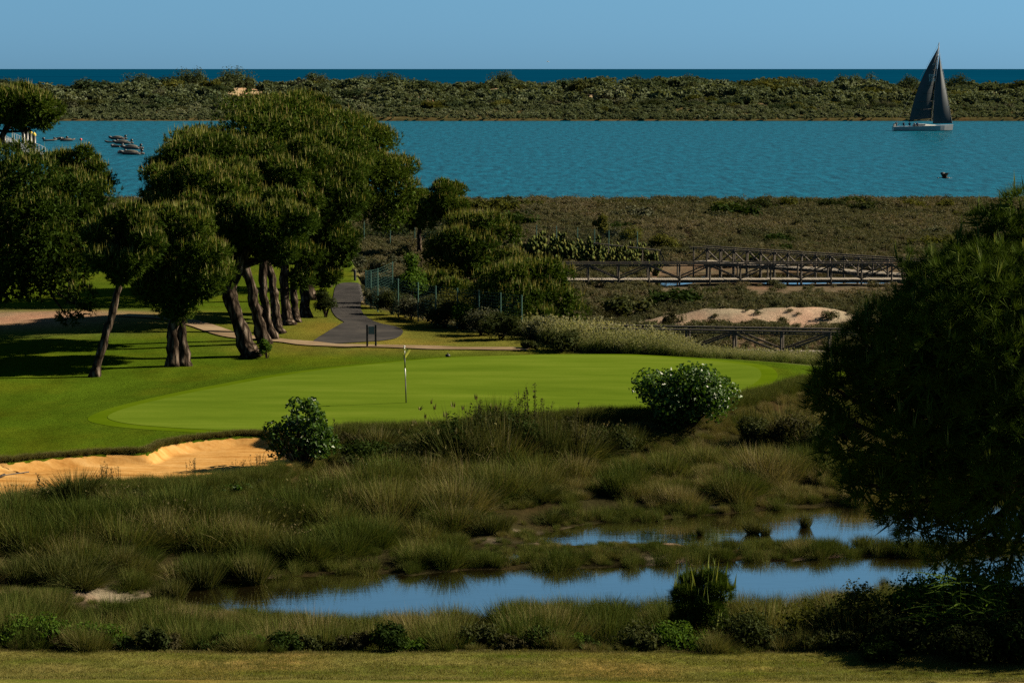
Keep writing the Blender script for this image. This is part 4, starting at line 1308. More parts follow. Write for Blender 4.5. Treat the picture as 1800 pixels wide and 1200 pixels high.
# tall pale grass behind the green
n = 2600
x = r.uniform(-1, 17, n); y = r.uniform(111, 124, n)
keep = (y > y_fence(x) + .2) & (y < y_fence(x) + 7.5) & (sdpoly(GREEN, x, y) > 1.0)
x, y = x[keep], y[keep]; z = height(x, y)
hgt = (.5 + .5 * sstep(0, 3, y - y_fence(x))) * (1 - .42 * sstep(6.5, 9.0, x)) * 1.12
tint = .25 + .55 * sstep(1, 5, y - y_fence(x)) * (1 - .7 * sstep(7, 11, x)) + .2 * r.normal(size=len(x))
PM = [tussock_mesh(430 + i, 110, 1.1, .3, .4, .3, .016, 'pale_grass', 45) for i in range(3)]
s_ = hgt * (.75 + .5 * r.random(len(x)))
scatter('tall_grass', 'tall pale seeding grass behind the putting green', 'grass', np.stack([x, y, z], 1), s_, tint, PM, r, .1)


def scrub_mesh(seed, n, leaf, mat, h=.7):
    r2 = np.random.default_rng(seed)
    fb, sb = shrub_geo(r2, (1, 1, h * 1.3), n, leaf, 7, .55, 0, .3, .2)
    return fb.mesh('scrub', M[mat])


# low marsh scrub between fence and channel
n = 42000
yy = r.uniform(112, 264, n); x = r.uniform(-1, 1, n) * (yy * .205 + 4); y = yy
keep = (y > y_fence(x) + 1.5)
keep &= ~((np.abs(y - 136.0 - .05 * (x - 12)) < 2.0) & (x > 6.5) & (x < 18.5) & (r.random(n) < .86))
keep &= ~((np.abs(y - 160.5) < 1.2) & (x > 2) & (x < 28))
keep &= ~((y > 152) & (y < 178) & (x > 9) & (x < 25) & (r.random(n) < .88))
z = height(x, y); keep &= z > .06
keep &= ~((y > 113) & (y < 122.5) & (x > -1) & (x < 15))
keep &= r.random(n) < .35 + 1.0 * sstep(.33, .5, fbm(x / 4, y / 8, 70))
x, y, z = x[keep], y[keep], z[keep]
tint = .12 + 1.0 * (fbm(x / 7, y / 12, 75) - .2) + .17 * r.normal(size=len(x)) - .15 * (1 - sstep(138, 160, y))
s_ = (.28 + .5 * r.random(len(x)) ** 2) * (.8 + .5 * sstep(150, 250, y)) * (.6 + .9 * fbm(x / 5, y / 5, 78))
SM = [scrub_mesh(440 + i, 260, .17, 'marsh_leaf') for i in range(4)]
scatter('marsh_scrub', 'low brown olive scrub covering the salt marsh', 'scrub', np.stack([x, y, z], 1), np.stack([s_, s_, s_ * .85], 1), tint, SM, r, .1)

# scrub of the dune island
n = 16000
y = 690.5 + 177 * r.random(n); x = r.uniform(-1, 1, n) * (y * .205 + 10)
z = height(x, y)
keep = z > .1
sandy = fbm(x / 9, y / 14, 80)
keep &= (sandy < .545) | (y < 770) | (r.random(n) < .12)
keep &= r.random(n) < np.where(y < 762, 1, .62)
x, y, z = x[keep], y[keep], z[keep]
tint = .08 + 1.2 * (fbm(x / 16, y / 30, 85) - .22) + .16 * r.normal(size=len(x)) + .14 * (y < 762)
s_ = (.5 + .9 * r.random(len(x)) ** 2.2) * (1 + 1.5 * sstep(752, 800, y)) * (.5 + .95 * fbm(x / 12, y / 16, 88))
s_ = np.where(y < 700, s_ * .6, s_)
DM = [scrub_mesh(450 + i, 130, .42, 'dune_leaf', .85) for i in range(5)]
scatter('dune_scrub', 'grey green scrub covering the dune island', 'scrub', np.stack([x, y, z], 1), np.stack([s_, s_, s_], 1), tint, DM, r, .08)

# short turf blades on the strip below the camera
n = 15000
x = r.uniform(-14, 14, n); y = r.uniform(52.4, 55.6, n); z = height(x, y)
tint = .1 + 1.3 * (fbm(x / 1.6, y / .35, 90) - .2) + .35 * sstep(55.2, 56, y) + .15 * r.normal(size=n)
LM = [tussock_mesh(460 + i, 26, .07, .14, .8, .3, .007, 'lawn_blade') for i in range(3)]
scatter('turf_blades', 'short sun bleached turf on the nearest lawn', 'grass', np.stack([x, y, z], 1), .55 + .7 * r.random(n), tint, LM, r, .1)

# rough turf fringe along the green front and between bank and lawn
n = 5200
x = r.uniform(-20, 18, n); yt = y_top(x); y = yt + r.uniform(-1.0, .5, n); z = height(x, y)
keep = (sdpoly(GREEN, x, y) > .3) & (sdpoly(BUNK, x, y) > .25)
x, y, z = x[keep], y[keep], z[keep]
scatter('rough_grass', 'uncut grass fringe at the top of the bank', 'grass', np.stack([x, y, z], 1), .22 + .35 * r.random(len(x)), .1 + .35 * r.random(len(x)), RM, r, .15)


# grass on the shoulder between bunker, fig bush and bank
n = 2600
x = r.uniform(-11, -3.5, n); y = r.uniform(75.5, 87, n)
keep = (sdpoly(BUNK, x, y) > .15) & (sdpoly(GREEN, x, y) > .9) & (y < y_top(x) + .6)
x, y = x[keep], y[keep]
scatter('shoulder_grass', 'rough grass round the end of the bunker', 'grass', np.stack([x, y, height(x, y)], 1), .2 + .25 * r.random(len(x)), .05 + .45 * r.random(len(x)), RM, r, .15)
# dry grass hanging over the lip of the bunker, and rushes tight along the water
n = 2600
t = r.random(n) * len(BUNK); i0 = t.astype(int); f = (t - i0)[:, None]
q = BUNK[i0] * (1 - f) + BUNK[(i0 + 1) % len(BUNK)] * f
x, y = q[:, 0] + .10 * r.normal(size=n), q[:, 1] + .10 + .12 * r.random(n)
keep = (y > 80.2) & (sdpoly(BUNK, x, y) > -.05)
x, y = x[keep], y[keep]
scatter('lip_grass', 'dry dark grass hanging over the bunker lip', 'grass', np.stack([x, y, height(x, y) + .02], 1), .10 + .12 * r.random(len(x)), .55 + .45 * r.random(len(x)), RM, r, .25, (0, -.5))
X = []
for PP in (POND1, POND2, POND3):
    L_ = np.linalg.norm(np.roll(PP, -1, 0) - PP, axis=1); m = int(L_.sum() * 9)
    i0 = r.choice(len(PP), m, p=L_ / L_.sum()); f = r.random((m, 1))
    X.append(PP[i0] * (1 - f) + PP[(i0 + 1) % len(PP)] * f + r.normal(size=(m, 2)) * [.45, .45])
X = np.concatenate(X); x, y = X[:, 0], X[:, 1]; z = height(x, y)
gap = fbm(x / 2.5, y / 1.5, 43)
keep = (z > -.10) & (gap < .56) & (y > 60) & (np.exp(-((x + 10.6) / 1.5) ** 2 - ((y - 66.5) / .9) ** 2) < .4)
x, y, z = x[keep], y[keep], z[keep]
s_ = .30 + .32 * r.random(len(x)) ** 2 + .12 * (fbm(x, y, 44) - .4)
s_ = np.minimum(s_, plant_cap(x, y, z)); ok = s_ > .1; x, y, z, s_ = x[ok], y[ok], z[ok], s_[ok]
scatter('shore_rushes', 'short rushes tight along the pond edge', 'grass', np.stack([x, y, z], 1), s_, .05 + .5 * fbm(x / 1.5, y / 1.5, 45) + .15 * r.normal(size=len(x)), RM, r, .2)


# ------------------------------------------------------------------ prickly pears
def cactus_mesh(seed, n):
    r2 = np.random.default_rng(seed)
    mb = MB()
    k = 10
    an = np.linspace(0, 6.283, k, endpoint=False)
    ends = [np.array((r2.normal() * .14, r2.normal() * .12, .0)) for _ in range(7)]
    for i in range(n):
        b = ends[int(r2.integers(0, len(ends)))]
        d = nrm(np.array((r2.normal() * .55, r2.normal() * .35, 1.0)))
        L = .42 * (.7 + .5 * r2.random()); wd_ = L * .58
        sd = nrm(np.cross(d, np.array((r2.normal(), r2.normal() + .8, r2.normal() * .3)))); nn = np.cross(d, sd)
        c = b + d * L / 2
        ring = c + np.outer(np.cos(an) * wd_ / 2, sd) + np.outer(np.sin(an) * L / 2, d)
        V = np.vstack([ring, c + nn * .04, c - nn * .04])
        T = [(j, (j + 1) % k, k) for j in range(k)] + [((j + 1) % k, j, k + 1) for j in range(k)]
        mb.add(V, T, 0, r2.random())
        e = b + d * L * .92
        if e[2] < 1.7:
            ends.append(e)
    return mb.mesh('cactus_pads', M['cactus'], True)


CMs = [cactus_mesh(500 + i, 70) for i in range(4)]
for i in range(26):
    a = 925 + (i % 13) * 18.5 + (5 if i > 12 else 0); b = 447 + (i % 13) * 1.0 + (11 if i > 12 else 0)
    p = G(a, b, .6)
    o = link('prickly_pear', CMs[i % 4], None, (p[0], p[1], hz(p[0], p[1]) - .05))
    s = 1.0 - .28 * (i % 13) / 12 + .12 * ((i * 7) % 5) / 5
    o.scale = (s, s, s); o.rotation_euler = (0, 0, i * 2.1)
    tag(o, 'prickly pear cactus in the yellow green hedge behind the boardwalk', 'cactus', 'prickly pear hedge')


# ------------------------------------------------------------------ boardwalks
def boardwalk(label, p0, p1, zd, bay, rail=1.0, width=1.5, pw=.11, start_low=False, both=True, brace=True):
    p0 = np.array(p0, float); p1 = np.array(p1, float)
    L = np.linalg.norm(p1 - p0); d = (p1 - p0) / L; nv = np.array((-d[1], d[0]))
    root = empty('boardwalk', (p0[0], p0[1], zd), label, 'boardwalk')
    o0 = np.array((p0[0], p0[1], zd))

    def pt(t, side, z):
        q = p0 + d * t + nv * side * width / 2
        return np.array((q[0], q[1], zd + z)) - o0
    r2 = np.random.default_rng(int(L * 10))
    mb = MB(); t = 0
    while t < L:
        mb.beam(pt(t + .065, -1.05, -.02 + .006 * r2.normal()), pt(t + .065, 1.05, -.02 + .006 * r2.normal()), .125, .04, 0, r2.random()); t += .145
    o = link('deck_planks', mb.mesh('deck_planks', M['plank']), root); o['kind'] = 'stuff'
    for side in (-1, 1):
        mb = MB(); mb.beam(pt(0, side * .9, -.13), pt(L, side * .9, -.13), .08, .16)
        link('joist', mb.mesh('joist', M['wood']), root)
        mb = MB(); mb.beam(pt(-.4, side, rail), pt(L + .2, side, rail), .14, .075)
        link('top_rail', mb.mesh('top_rail', M['wood']), root)
        mb = MB(); mb.beam(pt(-.4, side, rail - .12), pt(L + .2, side, rail - .12), .05, .06)
        link('under_rail', mb.mesh('under_rail', M['wood']), root)
        k = 0; t = 0 if side < 0 else .0
        while t <= L + .01:
            q = pt(t, side * 1.06, 0)
            g = hz(*(q[:2] + p0)) - zd
            mb = MB(); mb.tube([q + [0, 0, min(g, -.25) - .3], q + [0, 0, rail - .02]], pw / 2, 8)
            link('post', mb.mesh('post', M['wood'], False), root)
            if brace and t + bay <= L + .01:
                a, b = (.06, rail - .14) if k % 2 == 0 else (rail - .14, .06)
                mb = MB(); mb.beam(pt(t + .04, side * 1.02, a), pt(t + bay - .04, side * 1.02, b), .07, .08)
                link('brace', mb.mesh('brace', M['wood']), root)
            t += bay; k += 1
    return root


ZD = .9
a = G(1033 - 53, 490, ZD)[:2]; b = G(1640, 489, ZD)[:2]
boardwalk('long boardwalk with zigzag braced rails over the creek', a, b, ZD, 1.9, .98)
a = G(1232, 458, ZD)[:2]; b = G(1625, 484, ZD)[:2]
boardwalk('far boardwalk slanting in to meet the long one', a, b, ZD, 1.15, .95)
a = G(1045, 612, ZD)[:2]; b = G(1500, 620, ZD)[:2]
boardwalk('near boardwalk half buried in tall grass behind the green', a, b, ZD, 2.2, 1.02)
root_xy = G(1040, 452, .7)
root = empty('handrail', tuple(root_xy), 'dark sloping handrail among the prickly pears', 'handrail')
e = G(1160, 466, .7) - root_xy
for i in range(5):
    q = e * i / 4
    mb = MB(); mb.tube([q + [0, 0, -.3], q + [0, 0, 1.0]], .05, 6); link('post', mb.mesh('post', M['wood']), root)
mb = MB(); mb.beam([0, 0, 1.0], e + [0, 0, 1.0], .12, .08); link('rail', mb.mesh('rail', M['wood']), root)
mb = MB(); mb.beam(e + [0, 0, 1.0], e + [.45, 0, -.1], .08, .08); link('brace', mb.mesh('brace', M['wood']), root)


# ------------------------------------------------------------------ wire fences
def fence(label, pts, h):
    root = empty('wire_fence', (pts[0][0], pts[0][1], hz(*pts[0])), label, 'fence')
    o0 = np.array(root.location)
    Q = [np.array((x, y, hz(x, y))) - o0 for x, y in pts]
    for i, q in enumerate(Q):
        mb = MB(); mb.tube([q + [0, 0, -.2], q + [0, 0, h]], .035, 8); link('post', mb.mesh('post', M['green_metal']), root)
        if i + 1 < len(Q):
            e = Q[i + 1]; mb = MB()
            m = max(4, int(np.linalg.norm(e - q) / .12))
            for k in range(1, m):
                c = q + (e - q) * k / m
                mb.beam(c + [0, 0, .05], c + [0, 0, h - .05], .006, .006)
            for k in range(13):
                zz = .05 + (h - .1) * k / 12
                mb.beam(q + [0, 0, zz], e + [0, 0, zz], .006, .006)
            link('wire_mesh', mb.mesh('wire_mesh', M['green_metal']), root)
    return root


fp = [G(a, b, 1.1)[:2] for a, b in [(690, 500), (664, 512), (643, 535), (652, 546), (664, 553), (700, 562), (735, 568), (766, 575), (804, 580), (842, 584), (880, 588), (917, 592)]]
fence('green wire fence curving from the path round the pine bushes', fp, 2.0)
fp = [G(a, b, .6)[:2] for a, b in [(640, 425), (686, 427), (729, 428), (790, 436), (850, 437), (903, 436), (943, 437), (978, 438), (1015, 440), (1045, 443), (1070, 445), (1120, 448)]]
fence('far wire fence at the marsh edge behind the prickly pears', fp, 1.9)


# ------------------------------------------------------------------ golf things
g = G(714, 710, 1.4); gz = hz(g[0], g[1]) + .02
root = empty('golf_flagstick', (g[0], g[1], gz), 'thin flagstick with a small yellow pennant on the putting green', 'flagstick')
tip = np.array((-.06, 0, 2.12))
for i, (t0, t1, m) in enumerate([(0, .42, 'dark_post'), (.42, .62, 'white'), (.62, .8, 'dark_post'), (.8, 1.0, 'white')]):
    mb = MB(); mb.tube([tip * t0 - ([0, 0, .1] if i == 0 else [0, 0, 0]), tip * t1], .022, 8); link('shaft_band', mb.mesh('shaft_band', M[m], True), root)
r2 = np.random.default_rng(600)
mb = MB()
nx_, nz_ = 9, 7
V = []
for i in range(nx_):
    u = i / (nx_ - 1)
    for j in range(nz_):
        v = j / (nz_ - 1)
        V.append(tip + [u * .20 * (1 - .15 * v) - .16 * v * u - .05 * math.sin(u * 5), -.05 * math.sin(u * 6 + v * 2), -.02 - v * .42 * (1 - .3 * u) - .10 * u])
T = []
for i in range(nx_ - 1):
    for j in range(nz_ - 1):
        q = i * nz_ + j
        T += [(q, q + 1, q + nz_ + 1), (q, q + nz_ + 1, q + nz_)]
mb.add(V, T); link('pennant', mb.mesh('pennant', M['flag'], True), root)
mb = MB(); mb.ball(tip + [0, 0, .02], .035); link('finial', mb.mesh('finial', M['white'], True), root)

p = G(645.5, 612, 1.2); q = G(660.5, 612, 1.2)
root = empty('course_sign', (p[0], p[1], hz(p[0], p[1])), 'two dark posts holding a small grey sign panel by the path', 'sign')
d = np.array((q[0] - p[0], 0, 0))
for c in (d * 0, d):
    mb = MB(); mb.beam(c + [0, 0, -.2], c + [0, 0, 1.04], .085, .085); link('post', mb.mesh('post', M['dark_post']), root)
mb = MB(); mb.beam(d * .14 + [0, 0, .78], d * .86 + [0, 0, .78], .03, .36); link('panel', mb.mesh('panel', M['sign_board']), root)
p = G(624, 494, 1.2)
mb = MB(); mb.tube([(0, 0, -.2), (0, 0, .62), (0, 0, .66)], [.075, .075, .05], 12)
tag(link('marker_post', mb.mesh('marker_post', M['dark_post']), None, (p[0], p[1], hz(p[0], p[1]))), 'short dark post at the far end of the asphalt path', 'post')
p = G(787, 635, 1.4)
mb = MB(); mb.ball((0, 0, .06), (.11, .09, .08)); mb.tube([(0, 0, .12), (0, 0, .18)], .02, 6)
tag(link('sprinkler_head', mb.mesh('sprinkler_head', M['dark_post'], True), None, (p[0], p[1], hz(p[0], p[1]))), 'small dark lump on the turf behind the green', 'sprinkler')
p = G(8, 835, .9); pz = float(bunk_z(np.array([p[0]]), np.array([p[1]]))[0])
root = empty('bunker_rake', (p[0], p[1], pz + .05), 'rake lying on the sand at the frame edge of the bunker', 'rake')
mb = MB(); mb.tube([(-.1, 0, .04), (.75, .25, .12)], .018, 6); link('handle', mb.mesh('handle', M['grey_metal']), root)
mb = MB(); mb.beam((-.15, -.28, .04), (-.05, .28, .04), .05, .05)
for k in range(9):
    c = np.array((-.15 + .1 * k / 8, -.28 + .56 * k / 8, .03)); mb.beam(c, c + [-.02, 0, -.08], .015, .015)
link('rake_head', mb.mesh('rake_head', M['black']), root)

# ------------------------------------------------------------------ sailing yacht
YB = 583.0
bx = float(W(1623, 200, YB)[0])
K = YB / FOC


def bp(px, py, dy=0.0):
    p = W(px, py, YB)
    return np.array((p[0] - bx, dy, p[2]))


yacht = empty('sailing_yacht', (bx, YB, 0), 'white sailing yacht under dark grey sails on the channel', 'sailing yacht')
mb = MB()
Lh = 13.2
st = np.linspace(0, 1, 15)
rows = []
for u in st:
    xx = -6.6 + Lh * u
    bw = 1.95 * (1 - max(0, (u - .35) / .65) ** 2.4) * (.80 + .20 * min(1, u / .3)) + .02
    sh_ = .95 + .42 * u ** 1.5
    keel = -.45 * math.sin(math.pi * min(1, .12 + u * .9)) - .02
    if u == 0: xx -= .25
    rows.append([(xx + (.25 if u == 1 else 0) * s_, s2 * bw, z_) for s2, s_, z_ in ((0, 0, keel), (.62, 0, keel * .55), (.92, .4, .15), (1, 1, sh_), (0, 1, sh_ + .06))])
V = []; T = []
for side in (1, -1):
    off = len(V)
    for rw in rows:
        for (a, b, c) in rw:
            V.append((a, b * side, c))
    for i in range(len(rows) - 1):
        for j in range(4):
            q = off + i * 5 + j
            f = [(q, q + 5, q + 6), (q, q + 6, q + 1)]
            T += [t if side < 0 else t[::-1] for t in f]
    T += [(off, off + 1, off + 4), (off + 1, off + 2, off + 4), (off + 2, off + 3, off + 4)]
mb.add(V, T); link('hull', mb.mesh('hull', M['hull'], False), yacht)
mb = MB()
V = []
for xx, w_, z0, z1 in [(-2.3, 1.1, 1.1, 1.35), (-1.8, 1.15, 1.1, 1.55), (.3, 1.05, 1.15, 1.55), (2.2, .7, 1.2, 1.35), (3.0, .3, 1.25, 1.28)]:
    V += [(xx, -w_, z0), (xx, -w_ * .75, z1), (xx, w_ * .75, z1), (xx, w_, z0)]
T = []
for i in range(4):
    for j in range(3):
        q = i * 4 + j; T += [(q, q + 5, q + 1), (q, q + 4, q + 5)]
T += [(0, 1, 2), (0, 2, 3)]
mb.add(V, T); cab = link('cabin', mb.mesh('cabin', M['white']), yacht)
for s_ in (-1, 1):
    mb = MB(); mb.beam((-1.6, s_ * 1.0, 1.38), (.4, s_ * .95, 1.38), .03, .13); link('cabin_window', mb.mesh('cabin_window', M['black']), cab)
mt, mbs = bp(1650.8, 75), bp(1637.5, 214)
mb = MB(); mb.tube([mbs, (mt + mbs) / 2, mt], [.13, .12, .08], 10); link('mast', mb.mesh('mast', M['black'], True), yacht)
mb = MB(); mb.tube([bp(1636.5, 210.5), bp(1596, 213.5, -.7)], .09, 8); link('boom', mb.mesh('boom', M['black'], True), yacht)


def sail(A, B, C, belly, roach, name):
    """A head, B tack, C clew: curved sheet with thickness"""
    n = 16; V = []
    for sgn in (0, .02):
        for i in range(n + 1):
            u = i / n
            for j in range(n + 1):
                v = j / n
                l = A + (B - A) * u; rr = A + (C - A) * u + roach * math.sin(math.pi * u) * nrm((C - B))
                p = l + (rr - l) * v
                V.append(p + np.array((0, -belly * math.sin(math.pi * v) * math.sin(math.pi * min(1, u * .9 + .1)) + sgn, 0)))
    T = []; m = (n + 1) ** 2
    for s_ in (0, 1):
        for i in range(n):
            for j in range(n):
                q = s_ * m + i * (n + 1) + j
                f = [(q, q + 1, q + n + 2), (q, q + n + 2, q + n + 1)]
                T += f if s_ else [t[::-1] for t in f]
    mb = MB(); mb.add(V, T)
    o = link(name, mb.mesh(name, M['sail'], True), yacht)
    return o


ms = sail(bp(1649, 84.5), bp(1636.5, 208.5), bp(1597.5, 211.5, -.7), .75, 1.0, 'mainsail')
jb = sail(bp(1651.5, 96.5, 0), bp(1673.8, 217, 0), bp(1638.5, 217.5, -.9), .65, .25, 'jib')


def stripe(a, b, par, w=.07):
    mb = MB(); mb.beam(a, b, .03, w); link('draft_stripe', mb.mesh('draft_stripe', M['white']), par)


stripe(bp(1637.5, 114, -1.0), bp(1645, 112, -.95), ms)
for a, b in (((1652.5, 125.3), (1658.5, 124.8)), ((1657.5, 157.5), (1663.5, 156)), ((1661, 189), (1668.5, 187.5))):
    stripe(bp(*a, -.8), bp(*b, -.7), jb)
for q in range(7):
    u = .2 + q * .11
    A, B, C = bp(1649, 84.5, -.45), bp(1636.5, 208.5, -.45), bp(1597.5, 211.5, -.95)
    mb = MB(); l_, r_ = A + (B - A) * u, A + (C - A) * u
    pts = [l_ + (r_ - l_) * v + [0, -.5 * math.sin(math.pi * v), 0] for v in (.05, .25, .5, .75, .95)]
    mb.tube(pts, .035, 5); link('batten', mb.mesh('batten', M['rubber']), ms)
for txt, pxy in (('ESP', (1631, 136.5)), ('104', (1630.5, 143.5))):
    cu = bpy.data.curves.new('sail_number', 'FONT'); cu.body = txt; cu.size = 1.05; cu.extrude = .005
    to = bpy.data.objects.new('tmp', cu); COL.objects.link(to)
    bpy.context.view_layer.update()
    me = bpy.data.meshes.new_from_object(to.evaluated_get(bpy.context.evaluated_depsgraph_get()))
    bpy.data.objects.remove(to)
    me.materials.clear(); me.materials.append(M['white'])
    o = link('sail_number', me, ms); o.location = bp(*pxy, -1.0); o.rotation_euler = (math.pi / 2, 0, 0)
for nm, a, b in (('forestay', mt + [0, 0, -1.2], bp(1674, 217.5)), ('backstay', mt + [0, 0, -.1], bp(1573, 221)), ('shroud', mt + [0, 0, -2], mbs + [-.3, -1.8, 0]), ('shroud', mt + [0, 0, -2], mbs + [-.3, 1.8, 0])):
    mb = MB(); mb.tube([a, b], .02, 5); link(nm, mb.mesh(nm, M['grey_metal']), yacht)
for s_ in (-1, 1):
    mb = MB(); mb.tube([(-6.3, s_ * 1.5, 1.0), (-6.4, s_ * 1.5, 1.75), (-5.2, s_ * 1.6, 1.75), (-5.2, s_ * 1.6, 1.0)], .03, 6); link('stern_rail', mb.mesh('stern_rail', M['grey_metal']), yacht)
mb = MB(); mb.beam((-6.75, -.9, 1.5), (-6.6, -.3, 1.15), .45, .3); link('life_ring', mb.mesh('life_ring', M['white']), yacht)


def person_mat(nm, top, leg):
    m, t, b = new_mat(nm)
    tc = t.nodes.new('ShaderNodeTexCoord'); sp = t.nodes.new('ShaderNodeSeparateXYZ'); t.links.new(tc.outputs['Object'], sp.inputs[0])
    rm = ramp(t, [(0, leg), (.32, top), (.655, (.35, .2, .14)), (.80, (.05, .03, .02))]); rm.color_ramp.interpolation = 'CONSTANT'
    t.links.new(sp.outputs['Z'], rm.inputs[0]); t.links.new(rm.outputs[0], b.inputs['Base Color']); b.inputs['Roughness'].default_value = .8
    return m


def person(label, x, y, z, rz, top, leg, lean=0.0):
    """a seated figure grown from a jointed skeleton; z=0 is the seat"""
    J = [(0, 0, .1, .15), (0, 0, .32, .16), (0, .02 + lean, .52, .17), (0, .03 + lean, .62, .07), (0, .05 + lean, .74, .10), (0, .05 + lean, .84, .09)]
    E = [(0, 1), (1, 2), (2, 3), (3, 4), (4, 5)]
    for s_ in (-1, 1):
        k = len(J)
        J += [(s_ * .21, .02 + lean, .55, .07), (s_ * .27, .12 + lean, .32, .055), (s_ * .2, .32, .24, .045)]
        E += [(2, k), (k, k + 1), (k + 1, k + 2)]
        k = len(J)
        J += [(s_ * .10, .05, .08, .10), (s_ * .14, .45, .12, .075), (s_ * .14, .48, -.30, .05), (s_ * .14, .60, -.34, .045)]
        E += [(0, k), (k, k + 1), (k + 1, k + 2), (k + 2, k + 3)]
    me = bpy.data.meshes.new('person'); me.from_pydata([j[:3] for j in J], E, [])
    o = link('person', me, None, (x, y, z)); o.rotation_euler = (0, 0, rz)
    md = o.modifiers.new('skin', 'SKIN'); o.modifiers.new('sub', 'SUBSURF').render_levels = 1
    for v, j in zip(me.skin_vertices[0].data, J):
        v.radius = (j[3], j[3])
    me.skin_vertices[0].data[0].use_root = True
    me.materials.append(person_mat('clothes', top, leg))
    return tag(o, label, 'person', 'yacht crew')


navy = (.012, .02, .07); wht = (.6, .6, .6); blk = (.012, .012, .015)
for pxx, dy, zz, t_, l_, lab in [(1588, -.6, 1.15, navy, blk, 'person in dark blue standing nearest the yacht stern'), (1598, -.9, 1.15, navy, navy, 'person in navy seated under the boom end'),
                                 (1606, -1.2, 1.1, wht, navy, 'person in a white top seated midway along the cockpit'), (1611, -1.3, 1.12, (.05, .09, .3), blk, 'person in bright blue seated by the cabin'),
                                 (1576, .4, 1.2, (.25, .12, .1), blk, 'person in a reddish top steering at the stern')]:
    person(lab, bx + (pxx - 1623) * K, YB + dy, zz, math.pi, t_, l_, .05)

# ------------------------------------------------------------------ dinghies, buoys, bird


def dinghy(label, px, py, length, rz, mat='rubber', cover=False):
    p = G(px, py, 0)
    root = empty('dinghy', (p[0], p[1], 0), label, 'dinghy', 'moored dinghies', rz)
    L = length; w = L * .21; rr = L * .062
    mb = MB()
    P = [(-L * .5, -w, rr * .7), (-L * .2, -w, rr * .7), (L * .2, -w * .95, rr * .9), (L * .40, -w * .55, rr * 1.7), (L * .47, 0, rr * 2.2), (L * .40, w * .55, rr * 1.7), (L * .2, w * .95, rr * .9), (-L * .2, w, rr * .7), (-L * .5, w, rr * .7)]
    mb.tube(P, [rr * .7] + [rr] * 7 + [rr * .7], 10); link('side_tube', mb.mesh('side_tube', M[mat], True), root)
    mb = MB(); mb.beam((-L * .45, 0, rr * .5), (L * .36, 0, rr * .8), w * 1.8, .05); link('floor', mb.mesh('floor', M[mat]), root)
    mb = MB(); mb.beam((-L * .42, -w * .85, rr * 1.0), (-L * .42, w * .85, rr * 1.0), .05, rr * 2); link('transom', mb.mesh('transom', M['black']), root)
    mb = MB(); mb.beam((-L * .49, 0, rr * .3), (-L * .49, 0, rr * 2.0), .16, .12); mb.ball((-L * .49, 0, rr * 3.0), (.28, .2, .26))
    link('outboard', mb.mesh('outboard', M['black'], True), root)
    if cover:
        mb = MB(); mb.ball((0, 0, rr * 1.4), (L * .36, w * .95, rr * 1.9)); link('cover', mb.mesh('cover', M['tan_canvas'], True), root)
    return root


for args in [('uppermost covered dinghy of the moored cluster', 206, 245, 3.6, 2.9, 'rubber', True), ('thin low dinghy at the outer side of the cluster', 195, 251, 2.4, 3.1, 'rubber'),
             ('dark dinghy second from the top of the cluster', 215, 253, 3.8, 2.9, 'rubber', True), ('dinghy lying end on in the middle of the cluster', 206, 259, 3.0, 2.4, 'rubber'),
             ('dinghy with tan cover on the channel side of the cluster', 231, 262, 3.9, 2.75, 'rubber', True), ('oblique dinghy at the pine side of the cluster', 216, 270, 3.0, 2.0, 'rubber'),
             ('lowest and largest dark dinghy of the cluster', 230, 272, 4.0, 2.85, 'rubber', True), ('dark covered dinghy moored next to the red buoy', 106, 246, 2.8, 3.0, 'rubber', True),
             ('second dark dinghy behind the round pine crown', 119, 248, 2.8, .2, 'rubber', True), ('pale little boat off the jetty end', 88, 248, 2.6, .1, 'tan_canvas')]:
    dinghy(*args)
for a, b, rad, m, lab in ((142, 247, .27, 'red', 'round red mooring buoy near the covered dinghies'), (156, 252, .15, 'yellow', 'small yellow mooring buoy beside the red one')):
    p = G(a, b, 0)
    root = empty('mooring_buoy', (p[0], p[1], rad * .6), lab, 'buoy', 'mooring buoys')
    mb = MB(); mb.ball((0, 0, 0), rad, k=14, n=9); link('float', mb.mesh('float', M[m], True), root)
    mb = MB(); mb.tube([(0, 0, rad * .9), (0, 0, rad * 1.25)], rad * .18, 8); link('eye', mb.mesh('eye', M['grey_metal']), root)


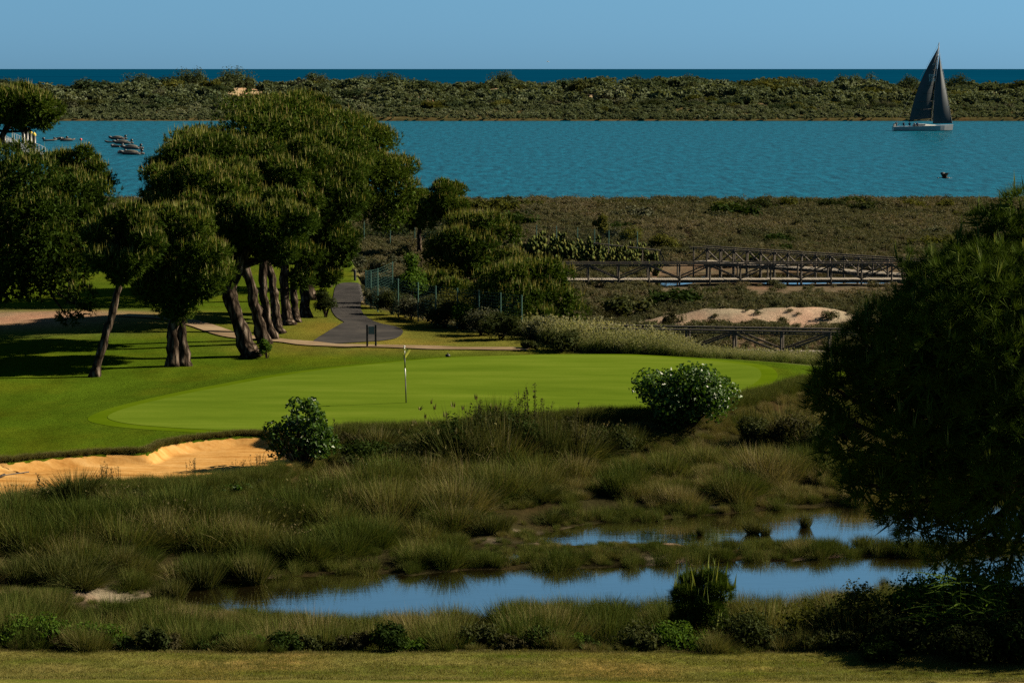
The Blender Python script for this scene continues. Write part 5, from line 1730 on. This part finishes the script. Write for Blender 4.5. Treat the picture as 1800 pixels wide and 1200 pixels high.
def bird(label, p, L, body, wing, rz, lift):
    root = empty('bird', tuple(p), label, 'bird', None, rz)
    mb = MB(); u = np.linspace(0, 1, 9)
    mb.tube(np.stack([(u - .5) * L, 0 * u, .02 * np.sin(u * 3.1)], 1), L * .5 * np.array([.02, .10, .11, .16, .26, .28, .2, .1, .03]) * .55, 10)
    mb.ball((-L * .5, 0, .02), (L * .06, L * .045, L * .045)); mb.tube([(-L * .53, 0, .02), (-L * .62, 0, .0)], [L * .018, L * .006], 6)
    mb.add([(L * .42, -.02 * L, 0), (L * .66, -.11 * L, 0), (L * .68, .11 * L, 0), (L * .42, .02 * L, 0), (L * .5, 0, .02)], [(0, 1, 4), (1, 2, 4), (2, 3, 4), (0, 3, 1), (1, 3, 2)])
    link('body', mb.mesh('body', M[body], True), root)
    for s_ in (-1, 1):
        mb = MB(); V = []
        for t, c0, c1, z in ((0, -.16, .20, .05), (.35, -.22, .20, .05 + lift), (.7, -.12, .22, .05 + lift * 1.3), (1, .12, .2, .05 + lift * 1.2)):
            yy_ = s_ * t * L * .85
            V += [(c0 * L, yy_, z * L), ((c0 + c1) / 2 * L, yy_, z * L + .03 * L), (c1 * L, yy_, z * L), ((c0 + c1) / 2 * L, yy_, z * L - .005)]
        T = []
        for i in range(3):
            for j in range(4):
                a = i * 4 + j; b = i * 4 + (j + 1) % 4
                T += [(a, b, b + 4), (a, b + 4, a + 4)]
        mb.add(V, T); link('wing', mb.mesh('wing', M[wing], True), root)
    return root


bird('dark waterbird gliding low over the channel beside the near pine', W(1660, 313, 260), 1.3, 'black', 'black', .15, .28)
bird('tiny white gull high over the dune ridge', W(963, 109, 420), .5, 'white', 'white', .4, .15)

# ------------------------------------------------------------------ jetty
jp = [G(a, b, .45) for a, b in ((66, 272), (10, 243))]
jd = jp[1] - jp[0]
root = empty('floating_jetty', tuple(jp[0]), 'grey floating jetty with a pale handrail beyond the left pines', 'jetty')
nv = nrm(np.array((-jd[1], jd[0], 0)))
n = 40
mb = MB()
for i in range(n):
    c = jd * (i + .5) / n
    mb.beam(c - nv * 1.3, c + nv * 1.3, np.linalg.norm(jd) / n * .9, .12, 0, .5)
o = link('deck_planks', mb.mesh('deck_planks', M['grey_metal']), root); o['kind'] = 'stuff'
for s_ in (-1, 1):
    mb = MB(); mb.beam(nv * s_ * 1.0 + [0, 0, -.35], jd + nv * s_ * 1.0 + [0, 0, -.35], .9, .55); link('float', mb.mesh('float', M['tan_canvas']), root)
    mb = MB(); mb.beam(nv * s_ * 1.25 + [0, 0, 1.1], jd + nv * s_ * 1.25 + [0, 0, 1.1], .07, .07); link('handrail', mb.mesh('handrail', M['white']), root)
    for i in range(13):
        c = jd * i / 12 + nv * s_ * 1.25
        mb = MB(); mb.tube([c, c + [0, 0, 1.1]], .05, 6); link('rail_post', mb.mesh('rail_post', M['white']), root)
for i, (a, b, t) in enumerate([(60.5, 268, 235), (54, 264, 231), (47.5, 260, 226.5), (41.5, 257, 222), (8, 258, 234)]):
    p = G(a, b, 0); h = float(W(a, t, p[1])[2])
    root = empty('mooring_pile', (p[0], p[1], 0), ['black pile with yellow cap nearest the jetty end', 'second black pile from the jetty end', 'third black pile from the jetty end', 'fourth black pile, partly under the arching pine', 'lone pile on the shore side of the jetty'][i], 'pile', 'mooring piles')
    mb = MB(); mb.tube([(0, 0, -2), (0, 0, h - .35)], .33, 14); link('shaft', mb.mesh('shaft', M['black'], True), root)
    mb = MB(); mb.tube([(0, 0, h - .35), (0, 0, h - .1), (0, 0, h + .25)], [.35, .35, .06], 14); link('cap', mb.mesh('cap', M['yellow'], False), root)
